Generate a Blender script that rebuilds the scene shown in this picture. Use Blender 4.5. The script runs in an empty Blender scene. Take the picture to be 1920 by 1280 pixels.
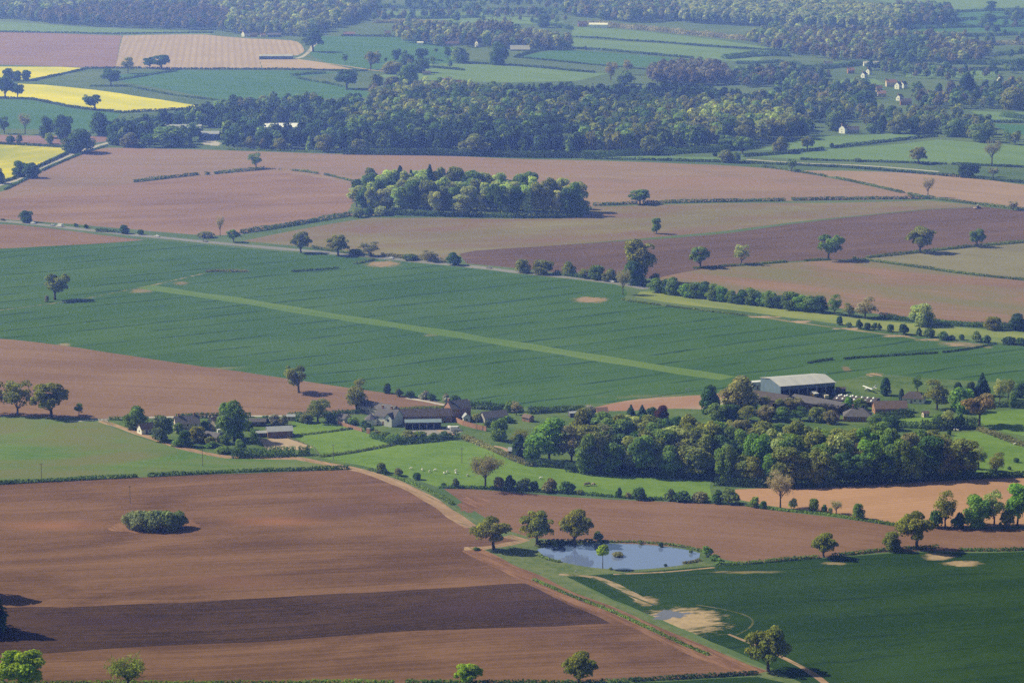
import bpy, math, random
import numpy as np
from mathutils import Vector, Matrix
from mathutils.geometry import delaunay_2d_cdt

# ------------------------------------------------------------------ camera, sky, sun, exposure
sc = bpy.context.scene
CAMZ, F, PITCH = 290.0, 5000.0, math.atan(930 / 5000.0)
cam_d = bpy.data.cameras.new('camera')
cam_d.sensor_width = 36.0
cam_d.lens = F / 1920.0 * 36.0
cam_d.clip_start, cam_d.clip_end = 1.0, 40000.0
cam = bpy.data.objects.new('camera', cam_d)
sc.collection.objects.link(cam)
cam.location = (0, 0, CAMZ)
cam.rotation_euler = (math.pi / 2 - PITCH, 0, 0)
sc.camera = cam

SUN_EL, SUN_AZ = math.radians(40), math.atan2(-0.96, 0.28)
world = bpy.data.worlds.new('World')
sc.world = world
world.use_nodes = True
wn = world.node_tree
sky = wn.nodes.new('ShaderNodeTexSky')
sky.sky_type = 'NISHITA'
sky.sun_disc = False
sky.sun_elevation = SUN_EL
sky.sun_rotation = SUN_AZ
sky.altitude = 100
sky.dust_density = 1.2
wn.nodes['Background'].inputs['Strength'].default_value = 0.06
wn.links.new(sky.outputs[0], wn.nodes['Background'].inputs['Color'])
sl = bpy.data.lights.new('sun', 'SUN')
sl.energy = 4.6
sl.angle = math.radians(0.5)
sl.color = (1.0, 0.95, 0.86)
so = bpy.data.objects.new('sun', sl)
sc.collection.objects.link(so)
sd = Vector((-math.sin(SUN_AZ) * math.cos(SUN_EL), -math.cos(SUN_AZ) * math.cos(SUN_EL), -math.sin(SUN_EL)))
so.rotation_euler = sd.to_track_quat('-Z', 'Y').to_euler()
so.location = (-600, 400, 900)
sc.view_settings.view_transform = 'Standard'
sc.view_settings.look = 'None'
sc.view_settings.gamma = 1.0
sc.view_settings.exposure = 0.36
sc.cycles.volume_bounces = 1
sc.cycles.use_denoising = False      # keeps the fine field texture and a grain like the photograph's own
HAZE_DENSITY = 2.3e-4
HAZE_COLOR = (0.18, 0.30, 1.0)

SHADE_CLOUD_AT, SHADE_CLOUD_R = (-985.0, 560.0, 1060.0), (700.0, 620.0, 130.0)   # added unseen blocker that shades the near air and thins its haze

# ------------------------------------------------------------------ terrain and picture geometry
CP, SP = math.cos(PITCH), math.sin(PITCH)
POND = (45.0, 1071.0)

def sstep(a, b, x):
    t = np.clip((x - a) / (b - a), 0, 1)
    return t * t * (3 - 2 * t)

def hgt(x, y):
    x = np.asarray(x, float); y = np.asarray(y, float)
    h = 1.3 * np.sin(x / 36 + 0.4) * np.sin(y / 52 + 0.8) + 0.8 * np.sin((0.75 * x + 0.5 * y) / 24 + 1.0) + 0.5 * np.sin((-.3 * x + .8 * y) / 17)
    far = 1 - 0.72 * sstep(1120, 1480, y)
    m = sstep(46, 110, np.hypot(x - POND[0], (y - POND[1]) * 1.2)) * far * (1 - sstep(5000, 6500, y)) * sstep(500, 800, y)
    return h * m

def G(u, v):
    """the ground point that the photograph shows at pixel (u, v) of its 1920 x 1280"""
    a, b = (u - 960) / F, (640 - v) / F
    dx, dy, dz = a, CP + b * SP, -SP + b * CP
    z = 0.0
    for _ in range(4):
        t = (z - CAMZ) / dz
        z = float(hgt(t * dx, t * dy))
    t = (z - CAMZ) / dz
    return Vector((t * dx, t * dy, z))

def depth(p):
    return p.y * CP + (CAMZ - p.z) * SP

def mpp(p):
    return depth(p) / F

# ------------------------------------------------------------------ scene helpers
COL = sc.collection
LABELS = {}

def tag(o, label, cat=None, group=None, kind=None):
    o['label'] = label
    if cat: o['category'] = cat
    if group: o['group'] = group
    if kind: o['kind'] = kind
    LABELS.setdefault(label, []).append(o.name)
    return o

def empty(name, loc, rz=0.0):
    o = bpy.data.objects.new(name, None)
    COL.objects.link(o)
    o.location = loc
    o.rotation_euler = (0, 0, rz)
    o.empty_display_size = 1
    return o

def link(name, me, parent=None):
    o = bpy.data.objects.new(name, me)
    COL.objects.link(o)
    if parent is not None: o.parent = parent
    return o

def pmesh(name, V, Fc, mat, smooth=False):
    me = bpy.data.meshes.new(name)
    me.from_pydata([tuple(v) for v in V], [], [tuple(f) for f in Fc])
    if mat: me.materials.append(mat)
    if smooth: me.polygons.foreach_set('use_smooth', [True] * len(me.polygons))
    me.update()
    return me

def qmesh(name, V, mat, tint=None, extra=None):
    """V: (4n,3) numpy quads; tint (4n,3); extra = (verts, faces) of solid pieces in the same tint attribute"""
    n = len(V) // 4
    fl = np.arange(4 * n, dtype=np.int32)
    starts = np.arange(0, 4 * n, 4, dtype=np.int32)
    if extra is not None:
        eV, eF, eT = extra
        off = len(V)
        V = np.concatenate([V, eV]); tint = np.concatenate([tint, eT])
        fl = np.concatenate([fl, (np.array(eF) + off).ravel().astype(np.int32)])
        starts = np.concatenate([starts, 4 * n + np.arange(0, 4 * len(eF), 4, dtype=np.int32)])
    me = bpy.data.meshes.new(name)
    me.vertices.add(len(V))
    me.vertices.foreach_set('co', V.astype(np.float32).ravel())
    me.loops.add(len(fl))
    me.loops.foreach_set('vertex_index', fl)
    me.polygons.add(len(starts))
    me.polygons.foreach_set('loop_start', starts)
    if tint is not None:
        at = me.attributes.new('tint', 'FLOAT_COLOR', 'POINT')
        c = np.ones((len(V), 4), np.float32); c[:, :3] = tint
        at.data.foreach_set('color', c.ravel())
    me.materials.append(mat)
    me.update(calc_edges=True)
    return me

# ------------------------------------------------------------------ materials
def new_mat(name, rough=0.9, spec=0.1):
    m = bpy.data.materials.new(name)
    m.use_nodes = True
    nt = m.node_tree
    b = nt.nodes['Principled BSDF']
    b.inputs['Roughness'].default_value = rough
    b.inputs['Specular IOR Level'].default_value = spec
    return m, nt, b

class NT:
    def __init__(s, nt): s.nt = nt
    def n(s, t, **k):
        x = s.nt.nodes.new(t)
        for a, v in k.items(): setattr(x, a, v)
        return x
    def l(s, a, b): s.nt.links.new(a, b)
    def pos(s): return s.n('ShaderNodeNewGeometry').outputs['Position']
    def objpos(s): return s.n('ShaderNodeTexCoord').outputs['Object']
    def math(s, op, a, b=0.0, c=None):
        x = s.n('ShaderNodeMath', operation=op)
        for i, v in enumerate((a, b) if c is None else (a, b, c)):
            if hasattr(v, 'is_output'): s.l(v, x.inputs[i])
            else: x.inputs[i].default_value = v
        return x.outputs[0]
    def noise(s, vec, scale, detail=3, rough=0.55):
        x = s.n('ShaderNodeTexNoise')
        x.inputs['Scale'].default_value = scale
        x.inputs['Detail'].default_value = detail
        x.inputs['Roughness'].default_value = rough
        s.l(vec, x.inputs['Vector'])
        return x.outputs['Fac']
    def mapping(s, vec, rz=0.0, scale=(1, 1, 1)):
        r = s.n('ShaderNodeMapping'); r.inputs['Rotation'].default_value = (0, 0, rz)
        s.l(vec, r.inputs['Vector'])
        q = s.n('ShaderNodeMapping'); q.inputs['Scale'].default_value = scale
        s.l(r.outputs[0], q.inputs['Vector'])
        return q.outputs[0]
    def rng(s, v, a, b, c=0.0, d=1.0):
        x = s.n('ShaderNodeMapRange')
        s.l(v, x.inputs[0])
        for i, q in enumerate((a, b, c, d)): x.inputs[i + 1].default_value = q
        return x.outputs[0]
    def mix(s, fac, a, b, mode='MIX'):
        x = s.n('ShaderNodeMix', data_type='RGBA', blend_type=mode)
        for i, v in ((0, fac), (6, a), (7, b)):
            if hasattr(v, 'is_output'): s.l(v, x.inputs[i])
            elif i == 0: x.inputs[i].default_value = v
            else: x.inputs[i].default_value = (*v, 1)
        return x.outputs[2]

def row_angle(p, q):
    a, b = G(*p), G(*q)
    return math.atan2(b.y - a.y, b.x - a.x)

def field_mat(name, A, B, C=None, rows=((600, 700), (900, 690)), streak=0.45, patch=0.4, grain=0.35, patch_size=70.0, spots=(), tram=None, ridge=None, streak_w=3.5, soft=0.2, band=.45, cs=(1 / 260.0, 1 / 60.0), cr=(.42, .62)):
    """soil or crop: colour A to B by large patches, streaks along the rows and fine grain; C in broad bands; tram = (spacing, width, colour, strength)"""
    m, nt, bs = new_mat(name, 0.95, 0.05)
    k = NT(nt)
    p = k.pos()
    ang = -row_angle(*rows)
    A, B = (tuple(x * .76 for x in q) for q in (A, B))
    if C is not None: C = tuple(x * .76 for x in C)
    np1 = k.noise(p, 1.0 / patch_size, 4, 0.6)
    st = k.noise(k.mapping(p, ang, (1 / 160.0, 1 / streak_w, 1)), 1.0, 4, 0.65)
    gr = k.noise(p, 0.33, 3, 0.75)
    bd = k.noise(k.mapping(p, ang, (1 / 330.0, 1 / 26.0, 1)), 1.0, 3, 0.6)
    tot = patch + streak + grain + band
    f = k.math('ADD', k.math('MULTIPLY', np1, patch / tot), k.math('ADD', k.math('MULTIPLY', st, streak / tot), k.math('MULTIPLY', gr, grain / tot)))
    f = k.math('ADD', f, k.math('MULTIPLY', bd, band / tot))
    f = k.rng(f, 0.5 - soft * .3, 0.5 + soft * .3)
    c = k.mix(f, A, B)
    if C is not None:
        nb = k.noise(k.mapping(p, ang, (*cs, 1)), 1.0, 4, 0.65)
        c = k.mix(k.rng(nb, *cr), c, C)
    for (u, v, ru, rv, colr, s) in spots:
        g = G(u, v); e = G(u + ru, v); w = G(u, v - rv)
        mp = k.n('ShaderNodeMapping', vector_type='TEXTURE')
        mp.inputs['Location'].default_value = (g.x, g.y, 0)
        mp.inputs['Scale'].default_value = (abs(e.x - g.x), abs(w.y - g.y), 1e6)
        k.l(p, mp.inputs['Vector'])
        ln = k.n('ShaderNodeVectorMath', operation='LENGTH')
        k.l(mp.outputs[0], ln.inputs[0])
        d = k.math('ADD', ln.outputs['Value'], k.math('MULTIPLY', k.math('SUBTRACT', st, 0.5), 0.5))
        if s > 1:      # a bare patch: ragged, broken edge
            nz = k.noise(k.mapping(p, ang, (1 / 7.0, 1 / 3.0, 1)), 1.0, 5, 0.75)
            d = k.math('ADD', d, k.math('MULTIPLY', k.math('SUBTRACT', nz, 0.5), 2.2))
            c2 = k.mix(k.rng(gr, .35, .65), tuple(.75 * x for x in colr), colr)
            c = k.mix(k.math('MULTIPLY', k.rng(d, 1.0, 0.55), s - 1), c, c2)
        else:
            c = k.mix(k.math('MULTIPLY', k.rng(d, 1.0, 0.1), s), c, colr)
    if tram:
        sp, wd, colr, s = tram
        sx = k.n('ShaderNodeSeparateXYZ')
        k.l(k.mapping(p, ang, (1, 1 / sp, 1)), sx.inputs[0])
        wob = k.math('MULTIPLY', k.math('SUBTRACT', np1, 0.5), 0.7)
        fr = k.math('FRACT', k.math('ADD', sx.outputs['Y'], wob))
        ln = k.math('LESS_THAN', k.math('ABSOLUTE', k.math('SUBTRACT', fr, 0.5)), wd / sp / 2)
        brk = k.rng(k.noise(p, 1 / 40.0, 2), 0.38, 0.6)
        c = k.mix(k.math('MULTIPLY', k.math('MULTIPLY', ln, brk), s), c, colr)
    if ridge:
        sp, colr, s = ridge
        sx = k.n('ShaderNodeSeparateXYZ')
        k.l(k.mapping(p, ang, (1, 1 / sp, 1)), sx.inputs[0])
        fr = k.math('FRACT', sx.outputs['Y'])
        ln = k.rng(k.math('ABSOLUTE', k.math('SUBTRACT', fr, 0.5)), 0.1, 0.3, s, 0.0)
        c = k.mix(ln, c, colr)
    k.l(c, bs.inputs['Base Color'])
    return m

def plain_mat(name, A, B, scale=0.5, rough=0.8, spec=0.2, metallic=0.0, stretch=None):
    m, nt, bs = new_mat(name, rough, spec)
    k = NT(nt)
    v = k.objpos()
    if stretch: v = k.mapping(v, 0, stretch)
    f = k.rng(k.noise(v, scale, 4, 0.65), 0.3, 0.7)
    k.l(k.mix(f, A, B), bs.inputs['Base Color'])
    bs.inputs['Metallic'].default_value = metallic
    return m

def leaf_mat(name, trans=0.40):
    m = bpy.data.materials.new(name); m.use_nodes = True
    nt = m.node_tree; nt.nodes.remove(nt.nodes['Principled BSDF'])
    k = NT(nt)
    at = k.n('ShaderNodeAttribute', attribute_name='tint')
    oi = k.n('ShaderNodeObjectInfo')
    c = k.mix(1.0, at.outputs['Color'], oi.outputs['Color'], 'MULTIPLY')
    d = k.n('ShaderNodeBsdfDiffuse'); t = k.n('ShaderNodeBsdfTranslucent')
    k.l(c, d.inputs['Color'])
    c2 = k.mix(1.0, c, (1.1, 1.05, 0.55), 'MULTIPLY')
    k.l(c2, t.inputs['Color'])
    mx = k.n('ShaderNodeMixShader'); mx.inputs[0].default_value = trans
    k.l(d.outputs[0], mx.inputs[1]); k.l(t.outputs[0], mx.inputs[2])
    k.l(mx.outputs[0], nt.nodes['Material Output'].inputs['Surface'])
    return m

def paint_mat(name, rough=0.35, spec=0.5):
    m, nt, bs = new_mat(name, rough, spec)
    k = NT(nt)
    oi = k.n('ShaderNodeObjectInfo')
    f = k.rng(k.noise(k.objpos(), 3.0, 3), 0.3, 0.7, 0.85, 1.0)
    k.l(k.mix(1.0, oi.outputs['Color'], k.n('ShaderNodeCombineColor').outputs[0], 'MULTIPLY'), bs.inputs['Base Color'])
    cc = [n for n in nt.nodes if n.bl_idname == 'ShaderNodeCombineColor'][0]
    for i in range(3): k.l(f, cc.inputs[i])
    return m

def brick_mat(name, A, B, mortar):
    m, nt, bs = new_mat(name, 0.9, 0.1)
    k = NT(nt)
    br = k.n('ShaderNodeTexBrick')
    br.inputs['Scale'].default_value = 1.0
    br.inputs['Brick Width'].default_value = 0.45; br.inputs['Row Height'].default_value = 0.15
    br.inputs['Mortar Size'].default_value = 0.012
    br.inputs['Color1'].default_value = (*A, 1); br.inputs['Color2'].default_value = (*B, 1); br.inputs['Mortar'].default_value = (*mortar, 1)
    v = k.objpos()
    sx = k.n('ShaderNodeSeparateXYZ'); k.l(v, sx.inputs[0])
    cx = k.n('ShaderNodeCombineXYZ'); k.l(k.math('ADD', sx.outputs[0], sx.outputs[1]), cx.inputs[0]); k.l(sx.outputs[2], cx.inputs[1])
    k.l(cx.outputs[0], br.inputs['Vector'])
    f = k.rng(k.noise(v, 0.6, 4), 0.3, 0.7, 0.0, 0.45)
    k.l(k.mix(f, br.outputs['Color'], tuple(.6 * x for x in A)), bs.inputs['Base Color'])
    return m

M = {}
M['leaf'] = leaf_mat('leaf_clumps')
M['bark'] = plain_mat('bark', (0.05, 0.04, 0.03), (0.12, 0.10, 0.08), 1.5)
M['paint'] = paint_mat('painted_metal')
M['glass'] = plain_mat('dark_glass', (0.02, 0.025, 0.03), (0.04, 0.05, 0.06), 0.3, 0.08, 0.6)
M['rubber'] = plain_mat('rubber', (0.02, 0.02, 0.02), (0.035, 0.035, 0.035), 2)
M['brick'] = brick_mat('brick_wall', (0.34, 0.15, 0.09), (0.40, 0.20, 0.12), (0.4, 0.36, 0.3))
M['white'] = plain_mat('white_render', (0.66, 0.65, 0.62), (0.78, 0.77, 0.74), 0.5)
M['cream'] = plain_mat('cream_render', (0.55, 0.46, 0.34), (0.66, 0.57, 0.44), 0.5)
M['stone'] = plain_mat('grey_stone', (0.30, 0.28, 0.26), (0.42, 0.40, 0.37), 0.8)
M['slate'] = plain_mat('slate_roof', (0.085, 0.082, 0.092), (0.15, 0.14, 0.15), 0.7, 0.8, 0.2, 0, (1, 1, 3))
M['darkroof'] = plain_mat('dark_roof', (0.06, 0.05, 0.05), (0.11, 0.09, 0.085), 0.7, 0.8)
M['tile'] = plain_mat('red_tile_roof', (0.26, 0.15, 0.11), (0.36, 0.22, 0.16), 0.9)
M['browntile'] = plain_mat('brown_tile_roof', (0.13, 0.09, 0.075), (0.20, 0.14, 0.115), 0.9)
M['tin'] = plain_mat('pale_metal_roof', (0.36, 0.37, 0.38), (0.50, 0.50, 0.50), 0.25, 0.5, 0.4, 0.0, (1, .1, 1))
M['greytin'] = plain_mat('grey_metal_roof', (0.30, 0.32, 0.35), (0.42, 0.44, 0.46), 0.25, 0.5, 0.4, 0.0, (1, .1, 1))
M['whitetin'] = plain_mat('bright_metal_roof', (0.80, 0.82, 0.85), (0.88, 0.9, 0.9), 0.25, 0.4, 0.5)
M['bluewall'] = plain_mat('grey_blue_cladding', (0.08, 0.125, 0.185), (0.12, 0.17, 0.23), 0.3, 0.6, 0.3)
M['darkwall'] = plain_mat('dark_cladding', (0.05, 0.045, 0.05), (0.09, 0.08, 0.085), 0.4)
M['timber'] = plain_mat('timber_boards', (0.16, 0.10, 0.07), (0.26, 0.17, 0.12), 0.8, stretch=(3, 3, .3))
M['glaze'] = plain_mat('greenhouse_glazing', (0.18, 0.25, 0.275), (0.25, 0.32, 0.345), 0.4, 0.2, 0.6)
M['wood'] = plain_mat('weathered_wood', (0.16, 0.13, 0.10), (0.26, 0.22, 0.18), 1.0)
M['wool'] = plain_mat('fleece', (0.72, 0.69, 0.62), (0.82, 0.80, 0.74), 6)
M['hide'] = plain_mat('brown_hide', (0.13, 0.07, 0.04), (0.45, 0.38, 0.32), 1.2)
M['metal'] = plain_mat('galvanised_steel', (0.35, 0.35, 0.35), (0.5, 0.5, 0.5), 2, 0.45, 0.5, 0.3)
# ------------------------------------------------------------------ the fields: one conforming ground sheet cut along every field edge
GRASS_A, GRASS_B = (0.10, 0.17, 0.055), (0.17, 0.235, 0.085)
R_FAR = ((900, 350), (1300, 352))
FM = dict(
    ground=field_mat('pasture_grass', (0.085, 0.155, 0.05), (0.15, 0.215, 0.08), rows=((900, 100), (1300, 130)), streak=.3, patch=.7, patch_size=120, soft=.26),
    farpale=field_mat('pale_pasture', (0.15, 0.26, 0.085), (0.20, 0.32, 0.11), rows=((1080, 80), (1300, 98)), patch_size=90, soft=.26),
    fargreen=field_mat('young_cereal', (0.06, 0.17, 0.06), (0.10, 0.225, 0.08), rows=((250, 150), (600, 165)), patch_size=90, soft=.26),
    meadow=field_mat('bright_meadow', (0.135, 0.245, 0.035), (0.20, 0.32, 0.055), rows=((700, 850), (1000, 880)), streak=.35, patch=.6, grain=.5, patch_size=30),
    garden=field_mat('garden_grass', (0.08, 0.15, 0.035), (0.15, 0.22, 0.06), rows=((700, 850), (1000, 880)), streak=.2, patch=.7, grain=.5, patch_size=20),
    leftpasture=field_mat('worn_pasture', (0.11, 0.215, 0.05), (0.17, 0.265, 0.075), C=(0.20, 0.215, 0.085), rows=((100, 850), (500, 868)), patch_size=35),
    verge=field_mat('rough_verge', (0.10, 0.16, 0.05), (0.19, 0.23, 0.09), rows=((900, 1040), (1400, 1240)), streak=.3, grain=.6, patch_size=14),
    strip=field_mat('yellow_green_ley', (0.24, 0.30, 0.07), (0.32, 0.36, 0.10), C=(0.16, 0.24, 0.07), rows=((1250, 555), (1600, 600)), patch_size=50),
    runway=field_mat('mown_airstrip', (0.125, 0.225, 0.042), (0.17, 0.265, 0.06), rows=((300, 540), (1300, 700)), streak=.7, patch=.3),
    wheat=field_mat('wheat_crop', (0.052, 0.132, 0.026), (0.088, 0.178, 0.042), rows=((700, 640), (1000, 606)), streak=.55, patch=.55, grain=.3, patch_size=90, tram=(25, 3.2, (0.022, 0.06, 0.022), .95), spots=((718, 495, 34, 7, (.36, .25, .15), 1.95), (1108, 562, 36, 6, (.36, .25, .16), 1.95), (1807, 646, 46, 6, (.36, .26, .17), 1.9), (265, 545, 24, 5, (.28, .22, .12), 1.8), (340, 531, 16, 4, (.26, .2, .11), 1.8), (120, 646, 18, 3, (.34, .27, .17), 1.8), (1588, 692, 9, 7, (.26, .17, .1), 1.7), (808, 628, 18, 3, (.2, .2, .08), 1.7), (1290, 744, 150, 5, (.2, .2, .09), 1.6), (400, 690, 60, 3, (.22, .22, .10), 1.7)), soft=.26),
    nearwheat=field_mat('dark_wheat_crop', (0.019, 0.055, 0.005), (0.036, 0.082, 0.009), rows=((1350, 1130), (1900, 1095)), streak=.4, patch=.5, grain=.45, patch_size=45, tram=(24, 1.6, (0.012, 0.034, 0.008), .9), spots=((1283, 1162, 82, 24, (.46, .34, .2), 1.97), (1758, 1043, 30, 8, (.42, .3, .18), 1.9), (1806, 1056, 38, 6, (.42, .3, .18), 1.9), (1567, 1056, 30, 3, (.34, .26, .13), 1.85), (1400, 1072, 70, 3, (.3, .24, .11), 1.7), (1212, 1126, 26, 9, (.4, .28, .16), 1.85), (1700, 1250, 120, 30, (.03, .07, .012), .6))),
    farbrown=field_mat('dusty_ploughland', (0.275, 0.19, 0.135), (0.36, 0.255, 0.18), rows=R_FAR, streak=.6, patch=.5, grain=.2, patch_size=110, C=(0.345, 0.225, 0.165)),
    farmauve=field_mat('grey_ploughland', (0.25, 0.155, 0.12), (0.33, 0.205, 0.15), rows=((100, 380), (600, 360)), streak=.5, patch=.5, patch_size=100, C=(0.36, 0.23, 0.16)),
    pink=field_mat('pale_seedbed', (0.36, 0.25, 0.17), (0.43, 0.30, 0.21), rows=((1550, 330), (1900, 370)), patch_size=90),
    olive=field_mat('emerging_crop', (0.225, 0.19, 0.10), (0.29, 0.26, 0.13), C=(0.25, 0.165, 0.11), rows=((700, 430), (1500, 400)), streak=.6, patch=.6, patch_size=120),
    darkplough=field_mat('dark_ploughland', (0.135, 0.085, 0.064), (0.195, 0.125, 0.092), rows=((900, 485), (1600, 440)), streak=.6, patch=.4, patch_size=70),
    brownolive=field_mat('thin_drilled_crop', (0.255, 0.16, 0.105), (0.335, 0.215, 0.145), C=(0.23, 0.21, 0.10), rows=((1350, 530), (1900, 580)), streak=.8, patch=.5, patch_size=90),
    greygreen=field_mat('grey_green_crop', (0.235, 0.215, 0.12), (0.285, 0.265, 0.15), rows=((1700, 490), (1900, 500)), streak=.3),
    redbrown=field_mat('red_brown_ploughland', (0.245, 0.145, 0.092), (0.32, 0.20, 0.128), rows=((0, 720), (700, 755)), streak=.4, patch=.5, patch_size=80),
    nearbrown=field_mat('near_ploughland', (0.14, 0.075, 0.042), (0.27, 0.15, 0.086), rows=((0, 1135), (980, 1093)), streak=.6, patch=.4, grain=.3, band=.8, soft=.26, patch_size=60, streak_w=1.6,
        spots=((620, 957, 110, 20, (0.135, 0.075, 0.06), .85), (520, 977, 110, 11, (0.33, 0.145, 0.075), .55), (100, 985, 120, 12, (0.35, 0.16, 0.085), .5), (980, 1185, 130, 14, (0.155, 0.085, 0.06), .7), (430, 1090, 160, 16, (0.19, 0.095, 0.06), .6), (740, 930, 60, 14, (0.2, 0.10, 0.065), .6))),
    darksoil=field_mat('dark_band_soil', (0.05, 0.029, 0.02), (0.105, 0.06, 0.038), rows=((0, 1190), (1000, 1140)), streak=.8, patch=.5, grain=.5, patch_size=50, streak_w=1.5,  # darker soil than the field around it, with darker soft spots
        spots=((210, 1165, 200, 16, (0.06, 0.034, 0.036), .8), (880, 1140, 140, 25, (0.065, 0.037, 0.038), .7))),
    midbrown=field_mat('harrowed_ploughland', (0.215, 0.122, 0.072), (0.29, 0.172, 0.106), rows=((900, 960), (1500, 1000)), streak=.5, patch=.5, patch_size=60, streak_w=2, ridge=(3.2, (0.22, 0.11, 0.07), .35)),
    peach=field_mat('pale_bed_field', (0.46, 0.27, 0.15), (0.56, 0.335, 0.195), rows=((1450, 940), (1900, 905)), streak=.5, patch=.4, patch_size=60, ridge=(3.0, (0.34, 0.185, 0.11), .55)),
    potato=field_mat('ridged_bed_field', (0.47, 0.36, 0.26), (0.55, 0.43, 0.32), rows=((400, 126), (402, 70)), streak=.3, patch=.5, ridge=(9.0, (0.33, 0.25, 0.19), .8)),
    farplain=field_mat('pale_bare_soil', (0.47, 0.35, 0.24), (0.56, 0.43, 0.30), rows=((500, 118), (650, 128)), patch_size=60),
    farplough=field_mat('mauve_ploughland', (0.29, 0.18, 0.18), (0.36, 0.23, 0.22), rows=((0, 80), (220, 82)), patch_size=90),
    rape=field_mat('flowering_rapeseed', (0.80, 0.72, 0.015), (0.92, 0.84, 0.02), C=(0.68, 0.66, 0.05), rows=((100, 175), (330, 200)), streak=.5, patch=.5, patch_size=40),
    rapethin=field_mat('patchy_rapeseed', (0.66, 0.60, 0.03), (0.85, 0.75, 0.03), C=(0.42, 0.46, 0.08), rows=((0, 300), (120, 278)), streak=.9, patch=.5, patch_size=40, streak_w=8),
    asphalt=field_mat('road_asphalt', (0.26, 0.26, 0.255), (0.33, 0.325, 0.315), rows=((0, 413), (960, 510)), patch_size=30),
    lane=field_mat('pale_lane', (0.50, 0.47, 0.43), (0.60, 0.57, 0.52), rows=((0, 350), (130, 290)), patch_size=30),
    track=field_mat('dirt_track', (0.36, 0.23, 0.14), (0.52, 0.35, 0.22), C=(0.20, 0.17, 0.08), cs=(1 / 25, 1 / 1.5), cr=(.52, .66), rows=((900, 1035), (1400, 1255)), streak=.6, grain=.5, patch_size=15),
    headland=field_mat('trampled_headland', (0.25, 0.13, 0.075), (0.36, 0.20, 0.12), C=(0.20, 0.105, 0.062), cs=(1 / 20, 1 / 1.6), cr=(.45, .6), rows=((1000, 1070), (1400, 1250)), streak=.7, grain=.5, patch_size=18),
    sand=field_mat('sandy_bare_soil', (0.36, 0.27, 0.16), (0.54, 0.40, 0.26), C=(0.12, 0.15, 0.045), rows=((1200, 1140), (1360, 1170)), streak=.3, grain=.7, patch=.7, patch_size=9, cs=(1 / 9, 1 / 3.5), cr=(.5, .6)),
    bare=field_mat('bare_patch', (0.42, 0.29, 0.17), (0.54, 0.38, 0.25), C=(0.09, 0.14, 0.06), rows=((1200, 570), (1700, 630)), patch_size=10, cs=(1 / 12, 1 / 3.5), cr=(.5, .62)),
    straw=field_mat('dry_margin', (0.30, 0.25, 0.13), (0.44, 0.34, 0.20), C=(0.09, 0.15, 0.055), rows=((1200, 570), (1700, 630)), patch_size=12, cs=(1 / 30, 1 / 6), cr=(.4, .55)),
    yard=field_mat('farmyard_earth', (0.42, 0.30, 0.22), (0.56, 0.42, 0.31), C=(0.40, 0.22, 0.14), rows=((1150, 760), (1350, 742)), patch_size=14),
    concrete=field_mat('yard_concrete', (0.30, 0.28, 0.26), (0.42, 0.39, 0.36), rows=((760, 815), (850, 810)), patch_size=10),
    tramline=field_mat('wheel_track', (0.12, 0.13, 0.045), (0.2, 0.18, 0.075), C=(0.045, 0.085, 0.02), cs=(1 / 15, 1 / 4), cr=(.45, .6), rows=((1300, 1140), (1420, 1200)), patch_size=8),
)
# puddle and pond water
def water_mat(name, col, rough, rip, ior=4.2):
    m, nt, b = new_mat(name, rough, 0.5)
    k = NT(nt)
    b.inputs['Base Color'].default_value = (*col, 1)
    b.inputs['IOR'].default_value = ior
    bp = k.n('ShaderNodeBump'); bp.inputs['Strength'].default_value = rip; bp.inputs['Distance'].default_value = 0.1
    k.l(k.noise(k.mapping(k.pos(), 0.2, (.5, 1.4, 1)), 0.8, 3), bp.inputs['Height'])
    k.l(bp.outputs[0], b.inputs['Normal'])
    return m
FM['water'] = water_mat('pond_water', (0.17, 0.23, 0.41), 0.03, 0.05)
FM['puddle'] = water_mat('puddle_water', (0.16, 0.14, 0.12), 0.08, 0.05)

POLYS = []   # (name, material, [ground xy], label); later ones lie over earlier ones
_rj = random.Random(5)

def dens(gp, closed=True, amp=0.7):
    out = []
    n = len(gp)
    for i in range(n if closed else n - 1):
        a, b = gp[i], gp[(i + 1) % n]
        L = math.hypot(b[0] - a[0], b[1] - a[1])
        step = max(8.0, 0.008 * (a[1] + b[1]) / 2)
        k = max(1, min(60, int(L / step)))
        for j in range(k):
            t = j / k
            x, y = a[0] + (b[0] - a[0]) * t, a[1] + (b[1] - a[1]) * t
            if j:
                w = amp * (.6 + y / 2500)
                x += w * math.sin(x * .21 + y * .13) * .6; y += w * (math.sin(x * .17 + 1.7) + math.sin(x * .061 + y * .05)) * .6
            out.append((x, y))
    if not closed: out.append(tuple(gp[-1]))
    return out

def smooth(pts, closed):
    """one Chaikin pass that keeps sharp corners"""
    n = len(pts); out = []
    for i in range(n):
        p = pts[i]
        if not closed and i in (0, n - 1): out.append(p); continue
        a, b = pts[i - 1], pts[(i + 1) % n]
        v1 = (p[0] - a[0], p[1] - a[1]); v2 = (b[0] - p[0], b[1] - p[1])
        l1, l2 = math.hypot(*v1) or 1, math.hypot(*v2) or 1
        cosang = (v1[0] * v2[0] + v1[1] * v2[1]) / l1 / l2
        if cosang < .8: out.append(p)
        else:
            q = min(.25, 1)
            out.append((p[0] - v1[0] * q, p[1] - v1[1] * q)); out.append((p[0] + v2[0] * q, p[1] + v2[1] * q))
    return out

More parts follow.
